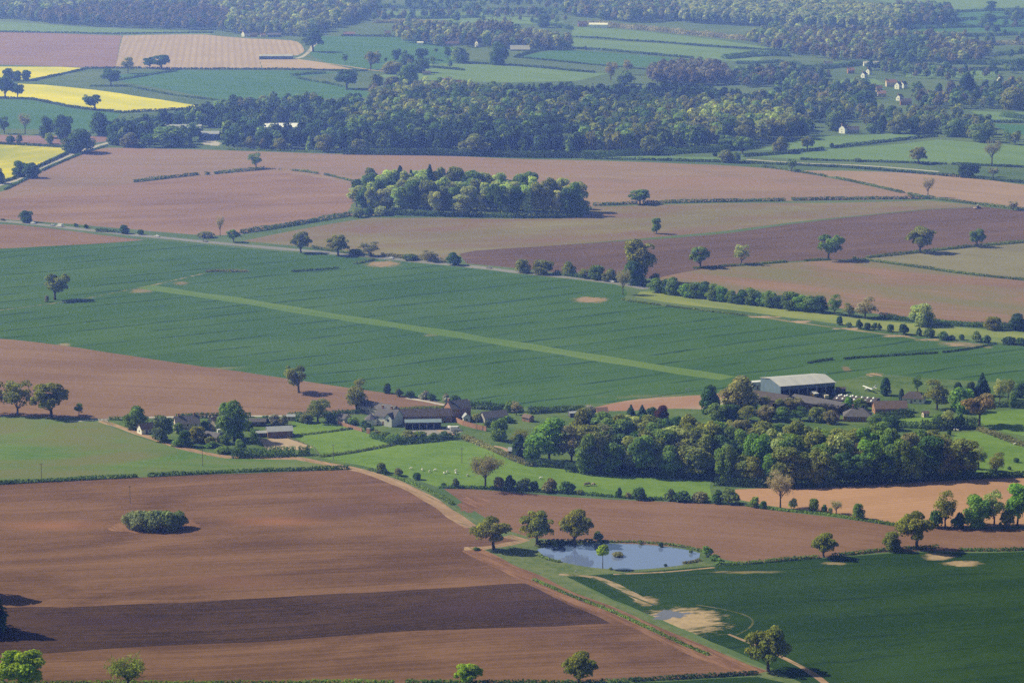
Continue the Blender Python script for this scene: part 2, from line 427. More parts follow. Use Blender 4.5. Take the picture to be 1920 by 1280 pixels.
def ext(px, closed):
    """carry what leaves the picture at the sides on for another 130 m or more, along its own line"""
    out = []
    n = len(px)
    for i, (u, v) in enumerate(px):
        s = -560 if u <= -40 else 560 if u >= 1972 else 0
        if s:
            nb = [px[(i + d) % n] for d in (-1, 1) if closed or 0 <= i + d < n]
            nb = [q for q in nb if -40 < q[0] < 1972]
            k = max(-.22, min(.22, (v - nb[0][1]) / (u - nb[0][0]))) if nb else 0
            u, v = u + s, max(-55, v + k * s)
        out.append((u, v))
    return out

def gxy(px): return [(G(u, v).x, G(u, v).y) for u, v in px]

def poly(name, mat, px, label, amp=.7, sm=True):
    g = gxy(ext(px, True))
    if sm: g = smooth(g, True)
    POLYS.append((name, mat, dens(g, True, amp), label))

def ribbon(name, mat, px, w, label, amp=.5):
    g = gxy(ext(px, False))
    g = smooth(smooth(g, False), False)
    g = dens(g, False, amp)
    L, R = [], []
    for i, p in enumerate(g):
        a, b = g[max(0, i - 1)], g[min(len(g) - 1, i + 1)]
        dx, dy = b[0] - a[0], b[1] - a[1]; q = math.hypot(dx, dy) or 1
        ww = w[0] + (w[1] - w[0]) * i / (len(g) - 1) if isinstance(w, tuple) else w
        ww *= .5 * (1 + .12 * math.sin(i * 1.3))
        L.append((p[0] - dy / q * ww, p[1] + dx / q * ww)); R.append((p[0] + dy / q * ww, p[1] - dx / q * ww))
    POLYS.append((name, mat, L + R[::-1], label))

def blob(name, mat, u, v, ru, rv, label, rough=.3, n=44):
    r = random.Random(int(u * 7 + v)); px = []
    ph = [r.uniform(0, 6.28) for _ in range(4)]
    for i in range(n):
        a = 2 * math.pi * i / n
        k = 1 + rough * (.5 * math.sin(2 * a + ph[0]) + .35 * math.sin(3 * a + ph[1]) + .3 * math.sin(5 * a + ph[2]) + .3 * math.sin(9 * a + ph[3]) + .5 * r.uniform(-1, 1))
        px.append((u + ru * k * math.cos(a), v + rv * k * math.sin(a)))
    POLYS.append((name, mat, gxy(px), label))

# --- far country
poly('pasture', 'farpale', [(-80, 38), (0, 40), (90, 46), (200, 54), (390, 59), (395, 64), (228, 66), (-80, 60)], 'pale grass strip between the far wood and the mauve ploughland')
poly('pasture', 'fargreen', [(572, 98), (600, 68), (760, 70), (880, 95), (850, 118), (700, 130), (620, 122)], 'green field beyond the silver shed and its lone tree')
poly('pasture', 'farpale', [(1075, 50), (1160, 55), (1320, 72), (1490, 95), (1330, 85), (1070, 71)], 'uppermost pale pasture strip right of the spired copse')
poly('pasture', 'farpale', [(1070, 72), (1320, 87), (1440, 98), (1420, 118), (1297, 109), (1075, 92)], 'second pale pasture strip between two thin far hedges')
poly('pasture', 'fargreen', [(1010, 98), (1060, 94), (1290, 111), (1340, 118), (1320, 130), (1120, 122), (970, 108)], 'narrow darker green strip of pasture above the purple wood')
poly('pasture', 'farpale', [(700, 145), (800, 118), (960, 122), (1140, 138), (1080, 152), (960, 155), (780, 150)], 'pale pasture directly above the big forest')
poly('pasture', 'farpale', [(700, 20), (900, 24), (1060, 40), (1040, 46), (700, 40)], 'pale far pasture behind the spired copse')
poly('pasture', 'fargreen', [(1690, 30), (1980, 15), (1980, 60), (1700, 60)], 'green field at the top right edge')
poly('pasture', 'farpale', [(1640, 0), (1980, -6), (1980, 14), (1760, 24)], 'pale top right field')
poly('pasture', 'farpale', [(1690, 135), (1760, 128), (1880, 132), (1860, 150), (1700, 146)], 'small pale paddock above the village')
poly('pasture', 'farpale', [(1500, 152), (1640, 148), (1660, 158), (1560, 166)], 'pale paddock left of the village roofs')
poly('pasture', 'farpale', [(1550, 116), (1640, 110), (1600, 122)], 'sliver of pale grass below the brown scrub')
poly('pasture', 'farpale', [(1820, 208), (1980, 212), (1980, 226), (1850, 226)], 'upper of two pasture strips at the right edge beside the village')
poly('pasture', 'fargreen', [(1860, 232), (1980, 238), (1980, 258), (1890, 250)], 'lower of two pasture strips at the right edge beside the village')
poly('pasture', 'farpale', [(1380, 292), (1540, 282), (1760, 262), (1860, 270), (1980, 278), (1980, 312), (1720, 304), (1500, 298)], 'broad green pasture with the lone oak right of the forest')
poly('pasture', 'farpale', [(1420, 282), (1520, 256), (1700, 250), (1740, 256), (1690, 262), (1560, 277)], 'small pasture in front of the white gabled house')
poly('pasture', 'farpale', [(1080, 292), (1240, 294), (1400, 296), (1380, 300), (1180, 299)], 'sunlit grass sliver along the forest edge')
poly('ploughed_field', 'farplough', [(-80, 58), (228, 67), (216, 128), (165, 127), (-80, 118)], 'mauve ploughed field in the upper left corner')
poly('bed_field', 'potato', [(230, 67), (385, 65), (440, 71), (540, 75), (564, 80), (572, 97), (558, 104), (486, 108), (490, 128), (216, 128)], 'pale field of combed beds beside the mauve ploughland')
poly('bare_field', 'farplain', [(487, 112), (560, 111), (625, 122), (662, 130), (492, 129)], 'pale bare corner below the silver shed')
poly('wheat_field', 'fargreen', [(225, 140), (330, 132), (500, 132), (640, 136), (560, 146), (660, 163), (720, 182), (560, 185), (430, 190), (300, 165), (215, 152)], 'green cereal field behind the yellow rapeseed')
poly('rapeseed_field', 'rape', [(-80, 124), (100, 125), (159, 128), (118, 138), (50, 149), (-80, 152)], 'smallest yellow rapeseed wedge under the mauve ploughland')
poly('rapeseed_field', 'rape', [(-60, 170), (35, 157), (100, 160), (200, 171), (300, 187), (388, 201), (310, 206), (230, 209), (150, 202), (60, 184), (-60, 182)], 'long yellow rapeseed field with a lone oak on its edge')
poly('wheat_field', 'fargreen', [(-80, 186), (50, 187), (150, 206), (228, 213), (190, 245), (-80, 240)], 'green field below the long yellow rapeseed')
poly('ploughed_field', 'farplough', [(-80, 250), (200, 256), (204, 265), (130, 272), (-80, 266)], 'thin mauve soil strip above the nearest rapeseed')
poly('rapeseed_field', 'rapethin', [(-80, 267), (50, 271), (122, 276), (127, 283), (75, 306), (40, 326), (0, 346), (-80, 372)], 'patchy yellow rapeseed field beside the pale lane')
# --- middle ploughland
poly('ploughed_field', 'farbrown', [(150, 284), (205, 277), (300, 279), (480, 284), (640, 289), (800, 291), (960, 298), (1080, 300), (1250, 306), (1420, 313), (1500, 323), (1600, 342), (1700, 362), (1742, 373), (1500, 376), (1280, 380), (1110, 386), (1000, 400), (660, 404), (560, 418), (455, 439), (400, 442), (240, 430), (0, 410), (-80, 404), (-80, 384), (0, 366), (60, 328)], 'broad dusty pink ploughland behind the copse')
poly('ploughed_field', 'farmauve', [(-80, 380), (60, 366), (250, 344), (370, 332), (490, 321), (560, 327), (640, 340), (665, 352), (660, 400), (560, 416), (455, 437), (400, 441), (240, 429), (0, 409), (-80, 403)], 'greyer ploughland below the broken hedge left of the copse')
poly('seedbed_field', 'pink', [(1500, 320), (1600, 320), (1790, 327), (1920, 348), (1990, 356), (1990, 402), (1850, 385), (1750, 374), (1660, 351)], 'pale pink seedbed at the right beside the bare tree')
poly('crop_field', 'olive', [(455, 452), (520, 438), (640, 416), (700, 408), (900, 408), (1090, 408), (1112, 388), (1400, 380), (1740, 376), (1848, 387), (1700, 394), (1500, 415), (1280, 441), (1100, 456), (900, 468), (862, 476), (848, 490), (740, 482), (600, 465)], 'olive brown field of emerging crop below the copse')
poly('ploughed_field', 'darkplough', [(862, 476), (900, 468), (1100, 456), (1280, 446), (1500, 418), (1700, 395), (1848, 388), (1990, 402), (1990, 446), (1840, 461), (1720, 471), (1600, 486), (1555, 487), (1480, 490), (1380, 500), (1300, 506), (1230, 522), (1150, 524), (1000, 506), (930, 499), (875, 494)], 'dark purple brown ploughland right of the main road')
poly('crop_field', 'brownolive', [(1230, 522), (1300, 506), (1380, 500), (1555, 488), (1600, 487), (1700, 499), (1800, 514), (1990, 535), (1990, 612), (1900, 608), (1760, 600), (1650, 590), (1500, 565), (1400, 552), (1250, 540)], 'brown striped field behind the row of round hedge trees')
poly('crop_field', 'greygreen', [(1610, 486), (1720, 473), (1840, 463), (1990, 448), (1990, 531), (1920, 525), (1800, 511), (1700, 496)], 'grey green field at the right edge below the dark ploughland')
poly('wood_floor', 'verge', [(652, 400), (660, 378), (700, 366), (900, 368), (1010, 374), (1095, 384), (1106, 402), (1060, 410), (900, 411), (760, 405)], 'rough grass floor under the copse')
# --- the airfield
poly('ploughed_field', 'redbrown', [(-80, 416), (0, 419), (120, 431), (270, 450), (200, 456), (100, 461), (-80, 470)], 'thin brown field left between the road and the wheat')
poly('wheat_field', 'wheat', [(-80, 470), (100, 461), (200, 456), (280, 450), (400, 461), (560, 474), (650, 481), (740, 490), (900, 504), (1000, 517), (1150, 532), (1180, 545), (1168, 562), (1260, 572), (1380, 588), (1560, 609), (1700, 628), (1860, 648), (1990, 655), (1990, 722), (1800, 714), (1640, 700), (1540, 722), (1450, 728), (1390, 730), (1290, 744), (1180, 750), (1100, 762), (960, 763), (880, 758), (760, 741), (640, 725), (560, 712), (400, 690), (300, 675), (200, 660), (100, 645), (0, 634), (-80, 628)], 'big teal green wheat field around the airstrip')
poly('headland', 'straw', [(1440, 730), (1560, 716), (1630, 708), (1800, 716), (1830, 722), (1700, 735), (1600, 738)], 'pale grass behind the farm sheds')
ribbon('field_path', 'straw', [(385, 512), (340, 522), (290, 534), (250, 541), (160, 560), (90, 570), (0, 582), (-60, 588)], 2.0, 'faint worn path past the lone oak to the strip end')
ribbon('airstrip', 'runway', [(272, 537), (1365, 709)], (14.5, 15), 'light green mown grass airstrip crossing the wheat', .25)
blob('bare_patch', 'bare', 1640, 702, 18, 3, 'pinkish bare patch behind the conifer at the farm')
poly('ley_strip', 'strip', [(1190, 556), (1200, 547), (1235, 544), (1330, 555), (1450, 572), (1560, 590), (1650, 602), (1800, 614), (1990, 628), (1990, 652), (1860, 642), (1700, 625), (1560, 605), (1400, 584), (1260, 569)], 'bright yellow green strip below the row of hedge trees')
ribbon('farm_track', 'straw', [(1165, 561), (1260, 574), (1400, 591), (1480, 602), (1560, 613), (1640, 624), (1700, 632), (1770, 640), (1860, 652)], 4.0, 'dry grassy track along the top edge of the wheat')
for u, v, r in ((1435, 594, 26), (1500, 603, 22), (1590, 616, 26), (1680, 630, 24), (1740, 637, 22)):
    blob('bare_patch', 'bare', u, v, r, 1.7, f'bare earth streak on the grassy track, {["first", "second", "third", "fourth", "fifth"][[1435, 1500, 1590, 1680, 1740].index(u)]} from its left end')
# --- village belt
poly('ploughed_field', 'redbrown', [(-80, 628), (0, 634), (100, 645), (300, 675), (540, 710), (640, 725), (760, 741), (838, 757), (825, 765), (700, 767), (600, 777), (480, 782), (300, 784), (180, 785), (-80, 776)], 'red brown ploughland between the wheat and the hamlet')
poly('garden_ground', 'garden', [(185, 788), (480, 782), (700, 768), (840, 758), (980, 765), (1180, 753), (1380, 735), (1640, 705), (1990, 722), (1990, 890), (1400, 912), (1330, 935), (820, 912), (640, 872), (560, 858), (420, 855), (290, 828)], 'grass and gardens around the farms and hamlet')
poly('pasture', 'leftpasture', [(-80, 778), (185, 789), (210, 802), (290, 830), (420, 857), (560, 860), (660, 880), (560, 882), (400, 887), (200, 895), (60, 902), (-80, 910)], 'worn green pasture left below the two round oaks')
poly('meadow', 'meadow', [(600, 858), (740, 834), (840, 824), (900, 832), (985, 872), (1090, 882), (1330, 892), (1335, 934), (1250, 936), (1050, 922), (900, 913), (820, 912), (760, 893), (690, 874)], 'bright green meadow with grazing sheep')
poly('meadow', 'meadow', [(548, 790), (620, 790), (690, 812), (738, 831), (680, 845), (600, 855), (585, 838), (545, 815)], 'bright green paddock beside the sandy arena')
poly('meadow', 'meadow', [(1790, 812), (1840, 808), (1990, 850), (1990, 885), (1830, 893), (1780, 860)], 'rough meadow with small bushes right of the wood')
poly('meadow', 'meadow', [(1830, 775), (1990, 764), (1990, 830), (1900, 815), (1838, 795)], 'green field under the shadow of the spreading copper tree')
poly('lawn', 'meadow', [(1640, 786), (1740, 778), (1770, 784), (1740, 796), (1650, 800)], 'lawn beside the hipped bungalow')
poly('arena', 'farplain', [(484, 823), (535, 820), (586, 838), (572, 843), (500, 843)], 'sandy riding arena beside the timber stable')
poly('farmyard', 'yard', [(1095, 768), (1160, 753), (1210, 746), (1300, 742), (1380, 734), (1420, 745), (1400, 762), (1340, 768), (1250, 765), (1170, 771)], 'bare farmyard earth in front of the wheat')
poly('farmyard', 'concrete', [(755, 808), (850, 802), (870, 808), (840, 816), (775, 816)], 'grey concrete yard by the open shed')
ribbon('farm_track', 'lane', [(762, 746), (790, 750), (838, 760)], 3.0, 'short pale track behind the brick gabled house')
ribbon('farm_track', 'yard', [(822, 806), (840, 811), (853, 815)], 3.0, 'pale path from the yard to the garden')
ribbon('farm_track', 'yard', [(925, 836), (940, 838), (953, 844), (957, 851)], 2.5, 'curved pale drive by the dark cypress')
ribbon('farm_lane', 'lane', [(130, 790), (240, 783), (330, 781), (420, 780), (560, 779), (650, 776), (740, 771)], 3.5, 'lane along the back of the hamlet')
blob('gateway', 'lane', 195, 789, 9, 2.2, 'pale gateway where the dirt track meets the lane')
# --- near fields
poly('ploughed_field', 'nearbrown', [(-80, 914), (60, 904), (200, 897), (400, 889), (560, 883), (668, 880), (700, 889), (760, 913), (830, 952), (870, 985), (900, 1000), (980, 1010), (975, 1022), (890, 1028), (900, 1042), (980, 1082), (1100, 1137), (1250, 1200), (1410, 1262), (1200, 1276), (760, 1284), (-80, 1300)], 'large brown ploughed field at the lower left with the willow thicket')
poly('dark_band', 'darksoil', [(-80, 1146), (120, 1138), (300, 1130), (600, 1114), (985, 1093), (1012, 1105), (1070, 1135), (1145, 1168), (1000, 1175), (700, 1187), (300, 1210), (70, 1225), (-80, 1232)], 'dark soil band across the brown field', sm=False)
poly('ploughed_field', 'midbrown', [(832, 916), (900, 917), (1050, 930), (1250, 940), (1380, 946), (1450, 957), (1600, 974), (1700, 990), (1990, 990), (1990, 1032), (1850, 1034), (1700, 1031), (1560, 1043), (1400, 1056), (1345, 1046), (1310, 1028), (1130, 1016), (1020, 1016), (985, 1008), (940, 990), (880, 950)], 'brown harrowed field behind the pond')
poly('bed_field', 'peach', [(1378, 917), (1500, 912), (1700, 899), (1850, 892), (1990, 888), (1990, 986), (1760, 988), (1700, 984), (1600, 969), (1450, 950), (1385, 936)], 'pale peach field of ridged beds below the farm wood')
poly('ditch_bank', 'verge', [(905, 1035), (935, 1020), (1000, 1008), (1130, 1016), (1310, 1028), (1350, 1048), (1335, 1060), (1160, 1074), (1060, 1078), (1150, 1130), (1300, 1195), (1560, 1300), (1450, 1310), (1410, 1262), (1250, 1199), (1100, 1136), (980, 1080)], 'grassy bank round the pond and along the dirt track')
poly('wheat_field', 'nearwheat', [(1062, 1080), (1160, 1075), (1340, 1060), (1400, 1057), (1560, 1045), (1700, 1034), (1850, 1036), (1990, 1034), (1990, 1330), (1590, 1330), (1440, 1245), (1300, 1188), (1180, 1138)], 'dark green wheat field at the lower right')
poly('wheat_field', 'nearwheat', [(1190, 1278), (1420, 1268), (1500, 1285), (1560, 1330), (1100, 1330)], 'narrow green corner below the bottom hedge')
blob('bank_soil', 'headland', 293, 985, 86, 15, 'ring of reddish soil around the willow thicket', .12)
ribbon('grass_verge', 'verge', [(665, 879), (760, 905), (830, 938), (880, 975), (930, 992), (985, 1008)], (3, 5), 'green verge along the bend of the dirt track')
ribbon('dirt_track', 'track', [(189, 789), (215, 797), (260, 813), (330, 837), (420, 857), (480, 858), (560, 859), (625, 871), (680, 882), (760, 911), (815, 940), (850, 966), (884, 988)], (4, 7), 'pale dirt track winding down past the hamlet')
ribbon('dirt_track', 'track', [(870, 1028), (905, 1028), (960, 1018), (985, 1013), (950, 1004)], 5, 'pale bare turn at the foot of the oak by the pond')
ribbon('dirt_track', 'headland', [(884, 1030), (930, 1054), (1000, 1085), (1100, 1131), (1250, 1194), (1420, 1262)], (9, 11), 'wide trampled headland track beside the ditch')
blob('soil_streak', 'headland', 885, 945, 26, 14, 'pale headland corner of the harrowed field')
ribbon('bare_patch', 'sand', [(1048, 1076), (1085, 1078), (1120, 1082), (1150, 1094), (1180, 1110), (1206, 1126)], (2.5, 4.5), 'bare sandy streak between the pond and the wheat', 1.2)
ribbon('field_margin', 'bare', [(1150, 1076), (1250, 1072), (1340, 1063)], 1.6, 'pale margin between pond bank and wheat')
ribbon('wheel_track', 'tramline', [(1305, 1133), (1350, 1140), (1400, 1152), (1415, 1165), (1402, 1180), (1375, 1192)], .8, 'curved wheel mark around the sandy patch')
ribbon('wheel_track', 'track', [(1366, 1188), (1420, 1210), (1470, 1232), (1520, 1258), (1560, 1290)], (1.3, 2.8), 'pale wheel track passing the nearest big oak')
ribbon('wheel_track', 'tramline', [(1110, 1082), (1160, 1108), (1230, 1135)], 1.4, 'thin pale wheel track along the ditch bank')
poly('pond_water', 'water', [(1006, 1030), (1030, 1022), (1080, 1021), (1130, 1018), (1200, 1019), (1270, 1026), (1313, 1036), (1310, 1048), (1290, 1057), (1240, 1064), (1180, 1068), (1120, 1065), (1070, 1057), (1025, 1045)], 'still pond reflecting pale blue sky', amp=.5)
blob('puddle', 'puddle', 1258, 1152, 34, 7, 'shallow puddle on the sandy patch', .45)
# --- roads
ribbon('main_road', 'asphalt', [(-60, 408), (0, 413), (100, 424), (200, 435), (300, 445), (400, 455), (500, 464), (600, 472), (690, 480), (740, 486), (830, 494.5), (900, 501), (960, 509), (1010, 514), (1100, 523), (1160, 531), (1215, 541)], 9.5, 'grey main road crossing behind the wheat')
ribbon('country_lane', 'lane', [(-60, 380), (0, 351), (60, 321), (130, 290), (170, 277), (206, 267)], 7.0, 'pale country lane climbing past the rapeseed')
ribbon('farm_track', 'lane', [(596, 78), (584, 88), (582, 96), (566, 108), (548, 111)], 6.0, 'pale farm track down to the silver shed')
ribbon('farm_track', 'farplain', [(560, 112), (620, 120), (690, 131), (720, 134)], 5.0, 'pinkish far track leading right from the bare corner')
ribbon('far_road', 'lane', [(1400, 299), (1500, 306), (1600, 309), (1760, 322)], 5.0, 'pale lane beside the hedge right of the forest')
blob('farmyard', 'lane', 396, 268, 18, 5, 'pale yard in front of the grey farm sheds')
poly('farmyard', 'lane', [(1344, 752), (1366, 748), (1392, 754), (1384, 768), (1345, 769)], 'pale concrete apron behind the dark garden trees')

def build_ground():
    verts, edges = [], []
    def add(p):
        verts.append(Vector((p[0], p[1]))); return len(verts) - 1
    for _, _, pts, _ in POLYS:
        ids = [add(p) for p in pts]
        edges += [(ids[i], ids[(i + 1) % len(ids)]) for i in range(len(ids))]
    y = 640.0
    r = random.Random(1)
    row = 0
    while y < 6600:
        dy = max(13.0, (y / 1000.0) ** 2 * 6.5)
        W = .30 * y + 90
        n = int(2 * W / dy)
        for i in range(n + 1):
            add((-W + (i + .5 * (row % 2)) * 2 * W / n + r.uniform(-1, 1), y + r.uniform(-1, 1)))
        y += dy; row += 1
    for gx in range(-8, 9):
        for gy in range(-3, 18):
            X, Y = gx * 900.0 + 3, gy * 800.0 + 7
            if not (600 < Y < 6700 and abs(X) < .30 * Y + 150): add((X, Y))
    ov, oe, of, _, _, _ = delaunay_2d_cdt(verts, edges, [], 0, 1e-3)
    V2 = np.array([(p.x, p.y) for p in ov])
    T = np.array([f for f in of if len(f) == 3])
    Cn = V2[T].mean(axis=1)
    own = np.full(len(T), -1)
    for k, (_, _, pts, _) in enumerate(POLYS):
        P = np.array(pts)
        box = (Cn[:, 0] >= P[:, 0].min()) & (Cn[:, 0] <= P[:, 0].max()) & (Cn[:, 1] >= P[:, 1].min()) & (Cn[:, 1] <= P[:, 1].max())
        ix = np.where(box)[0]
        if not len(ix): continue
        c = Cn[ix]; ins = np.zeros(len(ix), bool)
        for i in range(len(P)):
            a, b = P[i], P[(i + 1) % len(P)]
            cross = ((a[1] > c[:, 1]) != (b[1] > c[:, 1]))
            if not cross.any(): continue
            xx = (b[0] - a[0]) * (c[:, 1] - a[1]) / (b[1] - a[1] + 1e-12) + a[0]
            ins ^= cross & (c[:, 0] < xx)
        own[ix[ins]] = k
    Z = hgt(V2[:, 0], V2[:, 1])
    V3 = np.column_stack([V2, Z])
    def emit(name, mat, ids, label):
        t = T[ids]
        if not len(t): return
        u, inv = np.unique(t, return_inverse=True)
        tri = inv.reshape(t.shape)
        # face up
        a = V2[t]
        s = np.cross(a[:, 1] - a[:, 0], a[:, 2] - a[:, 0])
        tri[s < 0] = tri[s < 0][:, ::-1]
        tri = tri[np.abs(s) > 1e-7]
        o = link(name, pmesh(name, V3[u], tri, FM[mat], True))
        tag(o, label, name.replace('_', ' '), None, 'structure')
    emit('ground', 'ground', np.where(own == -1)[0], 'green pasture land that all the fields are set in')
    for k, (name, mat, _, label) in enumerate(POLYS):
        emit(name, mat, np.where(own == k)[0], label)
build_ground()
# ------------------------------------------------------------------ the air
def build_haze():
    x, y0, y1, z0, z1 = 8200, -2600, 14800, -8, 297
    V = [(-x, y0, z0), (x, y0, z0), (x, y1, z0), (-x, y1, z0), (-x, y0, z1), (x, y0, z1), (x, y1, z1), (-x, y1, z1)]
    Fc = [(3, 2, 1, 0), (4, 5, 6, 7), (0, 1, 5, 4), (1, 2, 6, 5), (2, 3, 7, 6), (3, 0, 4, 7)]
    m = bpy.data.materials.new('haze_air'); m.use_nodes = True
    nt = m.node_tree
    nt.nodes.remove(nt.nodes['Principled BSDF'])
    pv = nt.nodes.new('ShaderNodeVolumePrincipled')
    pv.inputs['Color'].default_value = (*HAZE_COLOR, 1)
    pv.inputs['Density'].default_value = HAZE_DENSITY
    pv.inputs['Anisotropy'].default_value = 0.2
    pv.inputs['Absorption Color'].default_value = (1, 1, 1, 1)
    nt.links.new(pv.outputs[0], nt.nodes['Material Output'].inputs['Volume'])
    o = link('haze', pmesh('haze', V, Fc, m))
    tag(o, 'thin blue spring haze lying over the whole valley', 'haze', None, 'stuff')
build_haze()

def build_shade_cloud():
    """an added sun blocker, out of view, shading the near air: heaped puffs over a flat base, outside the haze"""
    r = random.Random(8); V, Fc = [], []
    cx, cy, cz = SHADE_CLOUD_AT; rx, ry, rz = SHADE_CLOUD_R
    def puff(x, y, z, q):
        o = len(V); n, m = 16, 9
        for i in range(m + 1):
            t = math.pi * i / m
            for k in range(n):
                a = 2 * math.pi * k / n
                w = q * (1 + .10 * math.sin(3 * a + x) * math.sin(2 * t + y) + .05 * math.sin(7 * a + 5 * t))
                V.append((x + w * math.sin(t) * math.cos(a), y + w * math.sin(t) * math.sin(a), max(cz - 40, z + .7 * w * math.cos(t))))
        for i in range(m):
            for k in range(n): Fc.append((o + i * n + k, o + i * n + (k + 1) % n, o + (i + 1) * n + (k + 1) % n, o + (i + 1) * n + k))
    for i in range(70):
        a, q = r.uniform(0, 6.283), math.sqrt(r.random())
        puff(cx + rx * q * math.cos(a), cy + ry * q * math.sin(a), cz + rz * (1 - q) * r.random(), r.uniform(110, 190) * (1.15 - .35 * q))
    o = link('shade_cloud', pmesh('shade_cloud', V, Fc, plain_mat('shade_cloud_white', (.82, .82, .83), (.9, .9, .9), .01), True))
    tag(o, 'added white blocker out of view, shading the near air', 'shade_cloud', None, 'structure')
build_shade_cloud()

# ------------------------------------------------------------------ vegetation meshes
def rdirs(r, n):
    d = r.normal(size=(n, 3)); return d / np.linalg.norm(d, axis=1)[:, None]

def cards(r, C, N, size, aspect=1.0):
    n = len(C)
    T = np.cross(N, r.normal(size=(n, 3))); T /= np.linalg.norm(T, axis=1)[:, None] + 1e-9
    B = np.cross(N, T)
    s = np.asarray(size)[:, None] * .5
    a = aspect
    k = r.uniform(.65, 1.2, (n, 4))[:, :, None]
    V = np.stack([C - T * s * a * k[:, 0] - B * s * k[:, 0], C + T * s * a * k[:, 1] - B * s * k[:, 1], C + T * s * a * k[:, 2] + B * s * k[:, 2], C - T * s * a * k[:, 3] + B * s * k[:, 3]], axis=1)
    return V.reshape(-1, 3)

def lobe_cards(r, L, n, size, low=-0.55, jit=.22, fill=.12, rnd=.5):
    """leaf clumps over the lobes L (cx,cy,cz,rx,ry,rz); returns quads and their tints"""
    L = np.array(L, float)
    ar = (L[:, 3] * L[:, 4] + L[:, 3] * L[:, 5] + L[:, 4] * L[:, 5])
    which = r.choice(len(L), n, p=ar / ar.sum())
    d = rdirs(r, n)
    bad = d[:, 2] < low
    d[bad, 2] *= -1
    rad = np.where(r.random(n) < fill, r.uniform(.3, .8, n), r.uniform(.84, 1.1, n))
    C = L[which, :3] + d * L[which, 3:] * rad[:, None]
    N = d + rnd * r.normal(size=(n, 3)); N /= np.linalg.norm(N, axis=1)[:, None]
    lt = r.uniform(1 - jit, 1 + jit, len(L))[which]
    hue = r.normal(0, .045, len(L))[which]
    t = (lt * r.uniform(.72, 1.28, n))[:, None] * np.column_stack([1 + hue, np.ones(n), 1 - hue])
    V = cards(r, C, N, size * r.uniform(.6, 1.4, n))
    return V, np.repeat(t, 4, axis=0)

def tube(path, rad, n=6):
    V, Fc = [], []
    for i, (p, q) in enumerate(zip(path, rad)):
        a = Vector(path[max(0, i - 1)]); b = Vector(path[min(len(path) - 1, i + 1)])
        d = (b - a).normalized()
        u = d.orthogonal().normalized(); w = d.cross(u)
        for k in range(n):
            c = math.cos(6.2832 * k / n) * q; s = math.sin(6.2832 * k / n) * q
            V.append(tuple(Vector(p) + u * c + w * s))
        if i:
            o = (i - 1) * n
            for k in range(n): Fc.append((o + k, o + (k + 1) % n, o + n + (k + 1) % n, o + n + k))
    return V, Fc

def join(parts):
    V, Fc = [], []
    for v, f in parts:
        o = len(V); V += list(v); Fc += [tuple(i + o for i in q) for q in f]
    return V, Fc

def wobble(rr, a, b, k, w):
    a, b = Vector(a), Vector(b)
    return [tuple(a.lerp(b, i / k) + (Vector((rr.uniform(-w, w), rr.uniform(-w, w), rr.uniform(-w, w) * .5)) if 0 < i < k else Vector((0, 0, 0)))) for i in range(k + 1)]

PROTO = {}   # kind -> dict(H, W, trunk mesh or None, crown mesh)

def limbs(rr, base_h, H, targets, r0):
    parts = [tube(wobble(rr, (0, 0, -.4), (0, 0, base_h), 3, r0 * .25), [r0 * 1.45, r0 * 1.02, r0 * .92, r0 * .85], 8)]
    for t in targets:
        t = Vector(t)
        s = Vector((0, 0, base_h * rr.uniform(.8, 1.0)))
        mid = s.lerp(t, .5) + Vector((0, 0, -.04 * H))
        parts.append(tube([tuple(s), tuple(s.lerp(mid, .5)), tuple(mid), tuple(t)], [r0 * .55, r0 * .42, r0 * .3, r0 * .08], 5))
    return join(parts)

def broadleaf(kind, seed, H, W, z0, nl, lr, n, size, trunk_r, cz=None, flat=1.0, shape=2.0, offset=(0, 0), jit=.22, fill=.12):
    """crown between heights z0 and H, lobes scattered through an uneven ellipsoid"""
    r = np.random.default_rng(seed); rr = random.Random(seed)
    L = []
    cz = (z0 + H) / 2 if cz is None else cz
    rz, rx = (H - z0) / 2, W / 2
    for i in range(nl):
        d = rdirs(r, 1)[0]
        rad = r.uniform(.45, 1.0) if i > 2 else r.uniform(0, .35)
        q = r.uniform(.55, 1.3) * lr
        c = np.array([d[0] * (rx - q * .75) * rad + offset[0], d[1] * (rx - q * .75) * rad + offset[1], cz + d[2] * (rz - q * .6) * rad])
        L.append((*c, q, q, q * .85 * flat))
    V, t = lobe_cards(r, L, n, size, jit=jit, fill=fill)
    # even clump heights: keep inside the ground
    V[:, 2] = np.maximum(V[:, 2], .05)
    crown = qmesh(kind + '_crown', V, M['leaf'], t)
    tg = [(l[0] * .8, l[1] * .8, l[2]) for l in L[::max(1, nl // 8)]]
    tv, tf = limbs(rr, max(z0 * 1.1, H * .2), H, tg, trunk_r)
    PROTO[kind] = dict(H=float(V[:, 2].max()), W=float(np.ptp(V[:, 0])), crown=crown, trunk=pmesh(kind + '_trunk', tv, tf, M['bark'], True))

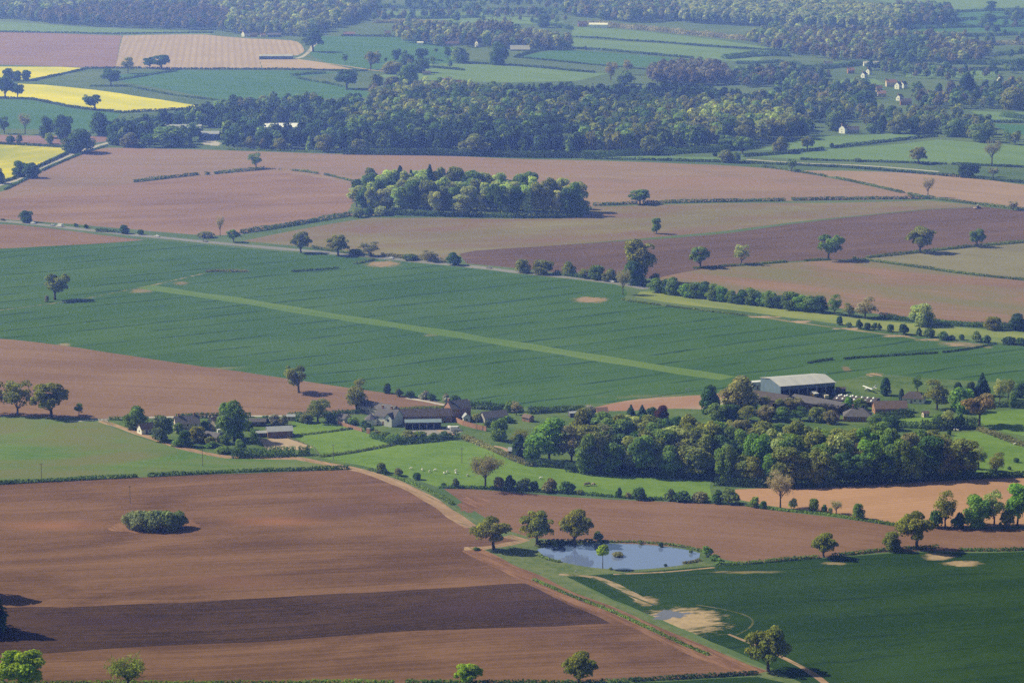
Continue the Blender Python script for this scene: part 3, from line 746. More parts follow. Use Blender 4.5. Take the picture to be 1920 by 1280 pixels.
broadleaf('oak1', 11, 16, 16.5, 2.6, 36, 2.2, 7000, .58, .62)
broadleaf('oak2', 12, 16, 16, 3.0, 34, 2.1, 6500, .58, .58, offset=(.6, 0))
broadleaf('oak3', 13, 16, 16.5, 3.2, 24, 2.1, 5200, .58, .6, offset=(1.2, .4), jit=.3)
broadleaf('round1', 24, 14, 14, -1.6, 40, 2.5, 6000, .6, .45)
broadleaf('round2', 25, 14, 13.5, -1.8, 40, 2.4, 6000, .6, .45, jit=.3)
broadleaf('tall1', 31, 20, 11, .6, 28, 2.5, 5000, .7, .4)
broadleaf('tall2', 32, 20, 12, 1.2, 30, 2.4, 5000, .7, .4, jit=.3)
broadleaf('tall3', 33, 20, 10, .4, 24, 2.5, 4600, .7, .4)
broadleaf('sparse1', 41, 16, 13.5, 2.0, 24, 2.2, 2600, .52, .45, fill=.35)
broadleaf('sparse2', 42, 18, 12.5, 1.8, 24, 2.4, 2800, .52, .4, fill=.35)
broadleaf('umbrella', 51, 14, 17, 4.2, 22, 2.3, 4500, .6, .5, flat=.7)
broadleaf('bush1', 61, 4, 5, -.6, 9, 1.4, 800, .55, .15)
broadleaf('bush2', 62, 4, 6, -.8, 11, 1.3, 800, .55, .15, jit=.3)
broadleaf('bush3', 63, 4, 4.5, -.4, 7, 1.3, 600, .5, .15)
broadleaf('thicket', 64, 8, 11, -1.5, 26, 2.2, 4500, .52, .3)

def sapling():
    r = np.random.default_rng(71)
    V, t = lobe_cards(r, [(0, 0, 6.6, 1.9, 1.9, 2.0), (.8, .3, 7.2, 1.3, 1.3, 1.3), (-.7, .2, 6.0, 1.3, 1.3, 1.2), (.1, -.6, 8, 1.2, 1.2, 1.1)], 700, .5)
    tv, tf = join([tube([(0, 0, -.3), (0.03, 0, 3), (0, 0, 6.5)], [.16, .12, .07], 6)])
    PROTO['sapling'] = dict(H=9.2, W=4.2, crown=qmesh('sapling_crown', V, M['leaf'], t), trunk=pmesh('sapling_trunk', tv, tf, M['bark'], True))
sapling()

def conifer(kind, seed, H, W, n, size, column=False, skirt=.06):
    r = np.random.default_rng(seed)
    z = skirt * H + (1 - skirt) * H * (1 - np.sqrt(r.random(n))) if not column else H * (.04 + .95 * r.random(n))
    q = z / H
    if column:
        rad = W / 2 * np.clip(np.minimum(1, (q / .12)), .5, 1) * np.sqrt(np.clip(1 - q ** 2.6, 0, 1))
        lay = r.uniform(.82, 1.08, n)
    else:
        ph = (q * 11) % 1
        rad = W / 2 * (1 - q) ** .85 * (1.05 - .32 * ph)
        lay = r.uniform(.55, 1.08, n)
    a = r.uniform(0, 6.2832, n)
    lump = 1 + .13 * np.sin(a * 3 + q * 9 + seed) + .1 * np.sin(a * 5 - q * 14)
    R_ = rad * lay * lump
    C = np.column_stack([R_ * np.cos(a), R_ * np.sin(a), z])
    N = np.column_stack([np.cos(a), np.sin(a), np.full(n, .6)]) + .5 * r.normal(size=(n, 3))
    N /= np.linalg.norm(N, axis=1)[:, None]
    t = np.repeat(r.uniform(.65, 1.35, n)[:, None] * np.array([[1, 1, 1.0]]), 4, axis=0)
    V = cards(r, C, N, size * r.uniform(.6, 1.4, n))
    V[:, 2] = np.maximum(V[:, 2], .05)
    tv, tf = tube([(0, 0, -.3), (0, 0, H * .5), (0, 0, H * .97)], [H * .02, H * .012, .03], 6)
    PROTO[kind] = dict(H=H, W=W, crown=qmesh(kind + '_crown', V, M['leaf'], t), trunk=pmesh(kind + '_trunk', tv, tf, M['bark'], True))
conifer('fir1', 81, 20, 8, 1900, .95)
conifer('fir2', 82, 18, 11, 2100, 1.0)
conifer('cypress', 83, 12, 5, 1300, .6, True)

def bare(kind, seed, H, W, z0, ntw):
    rr = random.Random(seed); r = np.random.default_rng(seed)
    parts = [tube(wobble(rr, (0, 0, -.4), (0, 0, H * .45), 4, .15), [.55, .42, .36, .3, .24], 7)]
    tips = []
    for i in range(11):
        a = i * 2.4 + rr.uniform(-.3, .3); zz = H * rr.uniform(.16 if z0 < 3 else .25, .45)
        e = Vector((math.cos(a) * W * .5 * rr.uniform(.5, .85), math.sin(a) * W * .5 * rr.uniform(.5, .85), H * rr.uniform(.55, .95)))
        pth = [(0, 0, zz), tuple(Vector((e.x * .45, e.y * .45, zz + (e.z - zz) * .35))), tuple(e)]
        parts.append(tube(pth, [.2, .13, .04], 5))
        for j in range(6):
            s = Vector(pth[1]).lerp(e, rr.uniform(0, .8))
            t = s + Vector((rr.uniform(-1, 1), rr.uniform(-1, 1), rr.uniform(.2, 1.1))) * W * .16
            parts.append(tube([tuple(s), tuple(t)], [.07, .025], 4))
            tips += [s.lerp(t, .6), t]
        tips.append(e)
    n = ntw
    tp = np.array([tuple(x) for x in tips])
    C = tp[r.integers(0, len(tp), n)] + r.normal(size=(n, 3)) * W * .065
    C[:, 2] = np.clip(C[:, 2], z0, H)
    N = rdirs(r, n)
    V = cards(r, C, N, r.uniform(.12, .22, n), 7.0)
    t = np.repeat(r.uniform(.7, 1.3, n)[:, None] * np.ones((1, 3)), 4, axis=0)
    tv, tf = join(parts)
    PROTO[kind] = dict(H=H, W=W, crown=qmesh(kind + '_twigs', V, M['leaf'], t), trunk=pmesh(kind + '_trunk', tv, tf, M['bark'], True))
bare('bare1', 91, 16, 12, 5, 1300)
bare('bare2', 92, 16, 14, 4, 2300)
bare('barebush', 93, 8, 11, .8, 1000)

# ------------------------------------------------------------------ tints
TI = dict(
    oak=(0.092, 0.10, 0.022), olive=(0.088, 0.10, 0.032), green=(0.068, 0.105, 0.03), lush=(0.068, 0.125, 0.026), dark=(0.035, 0.065, 0.025),
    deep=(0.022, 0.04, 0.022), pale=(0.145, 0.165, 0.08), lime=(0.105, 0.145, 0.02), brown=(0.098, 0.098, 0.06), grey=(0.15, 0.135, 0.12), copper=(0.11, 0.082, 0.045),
    purple=(0.045, 0.022, 0.028), fir=(0.02, 0.042, 0.03), willow=(0.16, 0.20, 0.085), blossom=(0.42, 0.42, 0.36), mauve=(0.125, 0.12, 0.095), gold=(0.17, 0.20, 0.05), hawthorn=(0.06, 0.085, 0.03))

for _k in TI:
    if _k != 'blossom': TI[_k] = (3.1 * TI[_k][0], 3.1 * TI[_k][1], 2.3 * TI[_k][2])

_vr = random.Random(77)

def plant(kind, u, v, hpx, wpx, tint, label, name='broadleaf_tree', cat='tree', group=None, yaw=None, jitter=.08):
    """one tree or bush with its foot at pixel (u, v), hpx tall and wpx wide in the photograph"""
    p = G(u, v); P = PROTO[kind]; m = mpp(p)
    sz = hpx * m / P['H'] * 1.01
    sx = (wpx * m / P['W']) if wpx else sz
    sx = min(max(sx, sz * .45), sz * 2.2)
    root = empty(name, p, _vr.uniform(0, 6.28) if yaw is None else yaw)
    root.scale = (sx, sx, sz)
    tag(root, label, cat, group)
    c = TI[tint] if isinstance(tint, str) else tuple(2.3 * x for x in tint)
    j = [1 + _vr.uniform(-jitter, jitter) for _ in range(2)]
    cr = link('crown' if cat != 'bush' else 'foliage', P['crown'], root); cr.color = (c[0] * j[0] * j[1], c[1] * j[0], c[2] * j[0], 1)
    tr = link('trunk' if cat != 'bush' else 'stem', P['trunk'], root)
    return root

# low detail crowns for the far woods
LOD = {}
def lod(kind, seed, H, W, z0, nl, lr, n, size, cone=False):
    r = np.random.default_rng(seed)
    if cone:
        q = 1 - np.sqrt(r.random(n)); a = r.uniform(0, 6.28, n)
        rad = W / 2 * (1 - q) ** .9 * r.uniform(.6, 1.05, n)
        C = np.column_stack([rad * np.cos(a), rad * np.sin(a), .08 * H + q * .92 * H])
        N = np.column_stack([np.cos(a), np.sin(a), np.full(n, .5)]) + .5 * r.normal(size=(n, 3))
        N /= np.linalg.norm(N, axis=1)[:, None]
        V = cards(r, C, N, size * r.uniform(.7, 1.3, n)); t = np.repeat(r.uniform(.7, 1.3, n), 4)[:, None] * np.ones((1, 3))
    else:
        L = []
        for i in range(nl):
            d = rdirs(r, 1)[0]; rad = r.uniform(.4, 1); q = lr * r.uniform(.8, 1.25)
            L.append((d[0] * (W / 2 - q * .7) * rad, d[1] * (W / 2 - q * .7) * rad, (z0 + H) / 2 + d[2] * ((H - z0) / 2 - q * .6) * rad, q, q, q * .9))
        V, t = lobe_cards(r, L, n, size, rnd=.28, fill=.05)
    tr = np.array([(-.3, 0, 0), (.3, 0, 0), (.3, 0, H * .5), (-.3, 0, H * .5), (0, -.3, 0), (0, .3, 0), (0, .3, H * .5), (0, -.3, H * .5)])
    V = np.concatenate([V, tr]); t = np.concatenate([t, np.full((8, 3), .5)])
    LOD[kind] = (V, t)
lod('a', 1, 18, 14, .5, 10, 3.6, 230, 1.9)
lod('b', 2, 18, 15, .8, 11, 3.6, 230, 1.9)
lod('c', 3, 18, 10, 1, 9, 2.9, 170, 1.7)
lod('f', 4, 20, 8, 0, 0, 0, 150, 1.8, True)
lod('p', 5, 22, 8, 1, 9, 2.4, 150, 1.7)

HOLE_G = []

def inpoly(x, y, P):
    ins = np.zeros(len(x), bool)
    for i in range(len(P)):
        a, b = P[i], P[(i + 1) % len(P)]
        cr = (a[1] > y) != (b[1] > y)
        ins ^= cr & (x < (b[0] - a[0]) * (y - a[1]) / (b[1] - a[1] + 1e-12) + a[0])
    return ins

def wood(px, spacing, hs, palette, label, seed=1, zones=(), kinds='abc', thin=0.0, holes=()):
    """a far wood as one mass: trees over the ground polygon px (their feet)"""
    r = np.random.default_rng(seed)
    P = np.array(gxy(px))
    x0, y0 = P.min(0); x1, y1 = P.max(0)
    pts = []
    nx, ny = int((x1 - x0) / spacing) + 1, int((y1 - y0) / spacing) + 1
    X, Y = np.meshgrid(np.arange(nx), np.arange(ny))
    X = (x0 + (X + .5 * (Y % 2)) * spacing).ravel() + r.uniform(-.42, .42, nx * ny) * spacing
    Y = (y0 + Y * spacing).ravel() + r.uniform(-.42, .42, nx * ny) * spacing
    k = inpoly(X, Y, P) & (r.random(nx * ny) >= thin)
    X, Y = X[k], Y[k]
    for hp in holes:
        q = ~inpoly(X, Y, np.array(gxy(hp))); X, Y = X[q], Y[q]
    for q in HOLE_G:
        k = ~((np.abs(X - q[0]) < 13) & (Y - q[1] < 9) & (Y - q[1] > -46)); X, Y = X[k], Y[k]
    zp = [(np.array(gxy(z)), pal, kk, hh) for z, pal, kk, hh in zones]
    Vs, Ts = [], []
    for x, y in zip(X, Y):
        pal, kk, hh = palette, kinds, hs
        for z, pl, k2, h2 in zp:
            if inpoly(np.array([x]), np.array([y]), z)[0]: pal, kk, hh = pl, k2 or kinds, h2 or hs
        tn = pal[r.integers(len(pal))]
        c = np.array(TI[tn]) * r.uniform(.5, 1.0) * dict(deep=.6, dark=.9, mauve=.7, grey=.55, brown=.75, gold=.95, fir=.7).get(tn, 1.1)
        V, t = LOD[kk[r.integers(len(kk))]]
        a = r.uniform(0, 6.28); s = r.uniform(*hh) / 18.0; w = s * r.uniform(.85, 1.25)
        ca, sa = math.cos(a) * w, math.sin(a) * w
        Vs.append(np.column_stack([V[:, 0] * ca - V[:, 1] * sa + x, V[:, 0] * sa + V[:, 1] * ca + y, V[:, 2] * s + float(hgt(x, y)) - .2]))
        Ts.append(t * c)
    if not Vs: return
    o = link('woodland', qmesh('woodland', np.concatenate(Vs), M['leaf'], np.concatenate(Ts)))
    tag(o, label, 'woodland', None, 'stuff')
    return len(Vs)

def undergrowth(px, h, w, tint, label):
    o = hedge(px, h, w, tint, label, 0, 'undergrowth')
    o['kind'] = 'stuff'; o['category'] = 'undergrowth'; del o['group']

def hedge(px, h, w, tint, label, gap=0.0, name='hedge', rough=.16, card=None, group='hedges along the fields'):
    g = smooth(smooth(gxy(ext(px, False)), False), False)
    seed = int(abs(g[0][0]) * 3 + g[0][1]) % 99991
    r = np.random.default_rng(seed)
    P = np.array(g); S = np.concatenate([[0], np.cumsum(np.hypot(*np.diff(P, axis=0).T))])
    Ltot = S[-1]
    cs = card or max(.5, P[:, 1].mean() / 3000.0)
    n = int(min(16000, max(60, Ltot * (h + w) * 1.5 / cs ** 2 * 1.05)))
    s = r.random(n) * Ltot
    ph = r.uniform(0, 6.28, 4)
    hv = 1 + rough * (np.sin(s / 6 + ph[0]) * .5 + np.sin(s / 2.3 + ph[1]) * .35 + np.sin(s / 15 + ph[2]) * .5)
    gp = np.sin(s / 9 + ph[2]) + np.sin(s / 23 + ph[3]) + .5 * np.sin(s / 4 + ph[0])
    keep = gp > (-2.6 + 3.2 * gap if gap else -9)
    s, hv = s[keep], hv[keep]; n = len(s)
    x = np.interp(s, S, P[:, 0]); y = np.interp(s, S, P[:, 1])
    dx = np.interp(s + .5, S, P[:, 0]) - np.interp(s - .5, S, P[:, 0]); dy = np.interp(s + .5, S, P[:, 1]) - np.interp(s - .5, S, P[:, 1])
    q = np.hypot(dx, dy) + 1e-9; nx_, ny_ = -dy / q, dx / q
    a = r.uniform(-.1, math.pi + .1, n); rad = np.where(r.random(n) < .2, r.uniform(.2, .8, n), r.uniform(.8, 1.1, n))
    off = np.cos(a) * rad * w / 2; z = np.maximum(.12, np.sin(a) * rad * h * hv)
    z = np.where(r.random(n) < .35, r.random(n) * h * hv, z)
    C = np.column_stack([x + nx_ * off, y + ny_ * off, z + hgt(x, y)])
    N = np.column_stack([nx_ * np.cos(a), ny_ * np.cos(a), np.sin(a) + .2]) + .6 * r.normal(size=(n, 3))
    N /= np.linalg.norm(N, axis=1)[:, None]
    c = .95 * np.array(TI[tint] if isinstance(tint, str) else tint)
    patch = 1 + .25 * np.sin(s / 11 + ph[1])
    t = np.repeat((r.uniform(.7, 1.3, n) * patch)[:, None] * c[None, :], 4, axis=0)
    o = link(name, qmesh(name, cards(r, C, N, cs * r.uniform(.7, 1.4, n)), M['leaf'], t))
    tag(o, label, 'hedge', group)
    return o
# ------------------------------------------------------------------ the far houses (built further down): the woods leave them clear
FH = [
 (340, 252, 42, 22, 7.5, 2.5, 0.02, 'bluewall', 'greytin', 'barn', 'grey roofed far barn behind the wide green forest tree'),
 (393, 261, 20, 16, 6, 2.0, 0.0, 'bluewall', 'greytin', 'barn', 'smaller grey barn beside the grey roofed far barn'),
 (528, 254, 33, 22, 9.5, 3.0, 0.0, 'white', 'whitetin', 'barn', 'brilliant white roofed barn standing in the forest'),
 (518, 111, 46, 14, 4.5, 2.0, 0.0, 'bluewall', 'tin', 'shed', 'long silver shed beside the pale bed field'),
 (460, 69, 12, 9, 6, 3.5, 0.75, 'white', 'browntile', 'house', 'white gabled far farmhouse above the bed field'),
 (476, 70, 14, 8, 4.5, 3.0, 0.0, 'brick', 'slate', 'house', 'brick far farm range right of the white gabled one'),
 (493, 70, 10, 7, 4, 2.5, 0.2, 'cream', 'tile', 'house', 'orange roofed far house above the bed field'),
 (515, 70, 20, 9, 4, 2.5, 0.0, 'bluewall', 'slate', 'barn', 'grey roofed far barn right of the orange roofed house'),
 (655, 68, 22, 9, 4, 3.0, 0.1, 'brick', 'tile', 'house', 'long red roofed far house left of the spired copse'),
 (727, 66, 12, 8, 4, 3, 0.0, 'cream', 'browntile', 'house', 'pinkish far cottage at the left foot of the spired copse'),
 (788, 85, 9, 6, 4.0, 1.2, 0.0, 'white', 'whitetin', 'shed', 'single white far shed in the green field'),
 (848, 86, 26, 8, 4, 3, 0.0, 'stone', 'browntile', 'house', 'long mauve roofed far house under the spired copse'),
 (898, 88, 13, 9, 7, 3.5, 0.75, 'white', 'slate', 'house', 'white two storey far house in the spired copse'),
 (975, 95, 28, 12, 2, 5.5, 0.0, 'darkwall', 'tin', 'barn', 'arched dark far barn with a bright curved roof'),
 (1092, 50, 18, 10, 5, 4, 0.1, 'brick', 'browntile', 'house', 'brown far house left of the far white barn'),
 (1122, 52, 30, 12, 5, 2.5, -0.1, 'white', 'whitetin', 'barn', 'far white barn in front of the blue green wood'),
 (1582, 250, 8, 10, 6, 3.5, 0.75, 'white', 'slate', 'house', 'white gabled house at the edge of the forest pasture'),
 (1600, 250, 14, 8, 4.5, 3.2, 0.0, 'stone', 'slate', 'house', 'grey roofed house joined to the white gabled one'),
 (1553, 126, 14, 9, 5, 3, 0.0, 'cream', 'slate', 'house', 'pale far house at the left of the cream village houses'),
 (1595, 138, 11, 8, 5, 3, 0.1, 'brick', 'tile', 'house', 'pink far house left of the two white gables'),
 (1620, 146, 7, 8, 5, 3, 0.75, 'white', 'slate', 'house', 'lower of the two far white gables in the village'),
 (1629, 140, 7, 8, 6, 3, 0.75, 'white', 'slate', 'house', 'upper of the two far white gables in the village'),
 (1633, 124, 20, 9, 4, 2.5, 0.0, 'white', 'tin', 'shed', 'long white roofed far shed above the white gables'),
 (1670, 162, 15, 9, 5.5, 3.5, 0.1, 'cream', 'tile', 'house', 'pink roofed village house on the green slope'),
 (1684, 167, 7, 9, 6, 3.5, 0.75, 'white', 'slate', 'house', 'white gable beside the pink roofed village house'),
 (1694, 165, 9, 8, 5.5, 3, 0.75, 'white', 'slate', 'house', 'white house right of the pink roofed village house'),
 (1648, 172, 9, 8, 5, 3, 0.0, 'cream', 'browntile', 'house', 'cream village house below the pink roofed one'),
 (1653, 182, 12, 8, 5, 3, 0.0, 'cream', 'tile', 'house', 'low pinkish village house at the foot of the slope'),
 (1687, 189, 8, 8, 5, 3, 0.75, 'white', 'slate', 'house', 'white gable at the lower edge of the village'),
 (1698, 197, 16, 8, 5, 3, 0.0, 'brick', 'slate', 'house', 'brown village house at the lower edge of the village'),
 (1743, 184, 8, 8, 6, 3, 0.75, 'white', 'slate', 'house', 'white gable left of the grey terrace in the village'),
 (1760, 184, 14, 8, 5, 3.4, 0.0, 'stone', 'slate', 'house', 'first grey house of the village terrace'),
 (1775, 185, 12, 8, 5.5, 3.4, 0.1, 'brick', 'slate', 'house', 'brick house in the middle of the village terrace'),
 (1786, 182, 11, 8, 5, 3, 0.75, 'white', 'slate', 'house', 'pale house at the right end of the village terrace'),
 (1875, 158, 6, 9, 7, 4, 0.75, 'white', 'slate', 'house', 'lone white gable among the trees at the right'),
 (1908, 38, 10, 8, 4, 3, 0.75, 'white', 'slate', 'house', 'far white cottage at the top right'),
 (742, 157, 9, 6, 3, 1.2, -.3, 'white', 'whitetin', 'shed', 'small white roofed shed among the far oaks'),
 (836, 157, 14, 8, 4, 3, 0.0, 'brick', 'tile', 'house', 'red far cottage in the pale pasture trees'),
 (858, 160, 12, 8, 4, 3, 0.1, 'brick', 'browntile', 'house', 'brown far cottage right of the red one'),
 (800, 140, 14, 7, 3, 2, 0.0, 'stone', 'slate', 'house', 'grey far bungalow below the dark upright trees'),
]
HOLE_G += [(G(h[0], h[1]).x, G(h[0], h[1]).y) for h in FH]

# ------------------------------------------------------------------ far woods, each one mass
wood([(-60, 22), (60, 20), (200, 12), (420, 6), (560, 2), (700, -8), (700, 28), (600, 64), (560, 69), (440, 64), (400, 57), (180, 51), (90, 44), (60, 40), (20, 36), (-60, 34)], 13, (17, 24), ['green', 'pale', 'dark', 'mauve', 'olive'],
     'long far wood along the upper left edge above the mauve ploughland', 3,
     zones=[([(66, 34), (200, 22), (300, 22), (430, 30), (440, 64), (380, 58), (180, 52), (80, 44)], ['mauve', 'mauve', 'grey', 'dark'], 'bc', (16, 21)), ([(430, 40), (620, 40), (620, 70), (430, 70)], ['olive', 'green', 'pale', 'brown'], None, (15, 24))])
wood([(-60, -34), (760, -34), (760, -12), (500, 2), (200, 8), (-60, 16)], 22, (15, 22), ['green', 'dark', 'pale', 'mauve'], 'farthest wood at the very top of the view', 4, thin=.25)
wood([(730, 64), (800, 62), (900, 66), (1000, 74), (1072, 88), (1060, 96), (980, 95), (900, 90), (820, 88), (760, 80)], 12, (15, 21), ['olive', 'green', 'brown', 'mauve', 'dark', 'pale'], 'copse with a row of spires around the far white house', 5,
     zones=[([(895, 60), (960, 60), (960, 80), (895, 80)], ['mauve', 'brown'], 'f', (24, 30))])
wood([(590, 30), (640, 26), (700, 30), (760, 34), (860, 24), (1060, 26), (1060, 32), (860, 34), (760, 42), (700, 40), (600, 44)], 20, (10, 16), ['green', 'dark', 'mauve'], 'thin far belt of trees between pale pastures behind the spired copse', 6, thin=.3)
wood([(760, 6), (1060, 2), (1060, 10), (900, 16), (760, 14)], 22, (10, 16), ['green', 'dark'], 'thin tree belt at the top edge between two far pastures', 7, thin=.3)
wood([(1060, 18), (1290, 14), (1290, 40), (1180, 44), (1060, 30)], 14, (16, 23), ['dark', 'green', 'mauve', 'pale'], 'blue green wood above the far white barns', 8)
wood([(1275, 20), (1440, 16), (1700, 30), (1690, 60), (1560, 56), (1400, 50), (1285, 44)], 12, (22, 30), ['pale', 'green', 'pale', 'willow'], 'tall pale plantation along the upper right', 9, kinds='pcp')
wood([(1680, 22), (1780, 26), (1790, 48), (1700, 50)], 12, (16, 22), ['dark', 'green', 'mauve'], 'dark wood beside the tall pale plantation', 10)
wood([(1440, 62), (1640, 66), (1780, 78), (1860, 100), (1840, 120), (1700, 122), (1560, 116), (1450, 96), (1400, 78)], 12, (12, 18), ['mauve', 'brown', 'pale', 'green', 'grey', 'olive'], 'brown leafless scrub wood below the pale plantation', 11, thin=.22,
     zones=[([(1380, 50), (1480, 50), (1480, 85), (1380, 85)], ['gold', 'olive', 'green'], None, (14, 20)), ([(1660, 86), (1740, 86), (1740, 130), (1660, 130)], ['dark', 'green'], None, (14, 18))])
wood([(1215, 142), (1260, 134), (1350, 136), (1372, 158), (1300, 162), (1220, 158)], 11, (16, 20), ['mauve', 'mauve', 'grey'], 'purple leafless wood behind the big forest', 12)
wood([(1360, 146), (1480, 140), (1560, 150), (1520, 162), (1400, 164)], 12, (12, 18), ['dark', 'green', 'mauve'], 'dark belt of trees joining the purple wood to the village', 13)
wood([(200, 270), (212, 256), (300, 236), (350, 226), (440, 210), (560, 204), (640, 210), (680, 214), (740, 200), (850, 186), (960, 184), (1060, 184), (1180, 184), (1260, 184), (1380, 194), (1440, 212), (1515, 246), (1520, 262), (1440, 270), (1360, 276), (1300, 281), (1200, 287), (1080, 292), (980, 291), (850, 289), (640, 286), (430, 279), (415, 274), (372, 270), (230, 274)], 12.5, (16, 22), ['dark', 'green', 'dark', 'olive'],
     'big mixed forest stretching across the middle of the valley', 14,
     holes=[[(296, 244), (412, 240), (414, 262), (420, 278), (370, 277), (368, 262), (298, 262)], [(498, 246), (560, 244), (564, 260), (498, 260)]],
     zones=[([(490, 258), (570, 258), (575, 284), (490, 284)], ['deep', 'dark', 'deep'], 'af', (7, 10)),
            ([(640, 258), (1085, 255), (1085, 295), (640, 292)], ['deep', 'dark', 'deep', 'green', 'dark'], 'abf', (17, 22)),
            ([(960, 180), (1330, 180), (1410, 200), (1380, 214), (1250, 206), (1120, 206), (980, 200)], ['deep', 'deep', 'dark'], 'fab', (16, 20)),
            ([(1180, 226), (1280, 210), (1380, 208), (1440, 222), (1510, 246), (1500, 258), (1380, 256), (1240, 250)], ['gold', 'oak', 'olive', 'green', 'gold'], 'abc', (15, 21)),
            ([(1085, 250), (1500, 256), (1500, 295), (1085, 295)], ['olive', 'green', 'dark', 'oak', 'green'], 'abp', (19, 25)),
            ([(700, 210), (980, 210), (980, 250), (700, 250)], ['green', 'olive', 'dark', 'pale', 'green'], 'abc', (15, 21)),
            ([(200, 230), (640, 204), (640, 290), (200, 290)], ['dark', 'dark', 'deep', 'green'], 'abf', (13, 19))])
wood([(690, 182), (740, 172), (860, 170), (900, 178), (740, 200), (690, 212)], 14, (13, 18), ['green', 'olive', 'pale', 'mauve'], 'loose trees behind the big forest by the far cottages', 15, thin=.2)
wood([(1400, 196), (1560, 186), (1600, 200), (1590, 226), (1560, 236), (1520, 232), (1450, 206)], 12, (14, 18), ['dark', 'green', 'olive'], 'dark trees between the big forest and the village', 16)
wood([(1480, 168), (1640, 172), (1640, 186), (1560, 190), (1440, 184)], 13, (12, 18), ['green', 'dark', 'olive'], 'belt of village trees left of the pink roofed house', 17)
wood([(1610, 122), (1700, 128), (1800, 140), (1900, 128), (1990, 122), (1990, 128), (1900, 140), (1800, 152), (1720, 152), (1640, 140)], 16, (10, 15), ['green', 'dark', 'mauve'], 'thin tree belt behind the village roofs', 18, thin=.35)
wood([(1700, 190), (1760, 176), (1830, 172), (1900, 168), (1990, 172), (1990, 204), (1900, 206), (1780, 206), (1700, 204)], 14, (13, 18), ['dark', 'green', 'olive', 'mauve'], 'village trees along the right edge above the pasture strips', 19, thin=.2)
wood([(1600, 226), (1640, 216), (1760, 220), (1830, 230), (1870, 246), (1860, 262), (1800, 262), (1760, 252), (1640, 250), (1605, 246)], 15, (12, 17), ['dark', 'green', 'olive', 'olive'], 'round village trees behind the white gabled house', 20, thin=.15)
wood([(1880, 30), (1990, 20), (1990, 34), (1900, 46)], 16, (10, 16), ['dark', 'green'], 'tree belt at the far top right corner', 21, thin=.2)
wood([(1860, 262), (1990, 258), (1990, 274), (1900, 276)], 16, (11, 15), ['dark', 'green', 'olive'], 'bushy belt at the right edge below the pasture strips', 22, thin=.3)

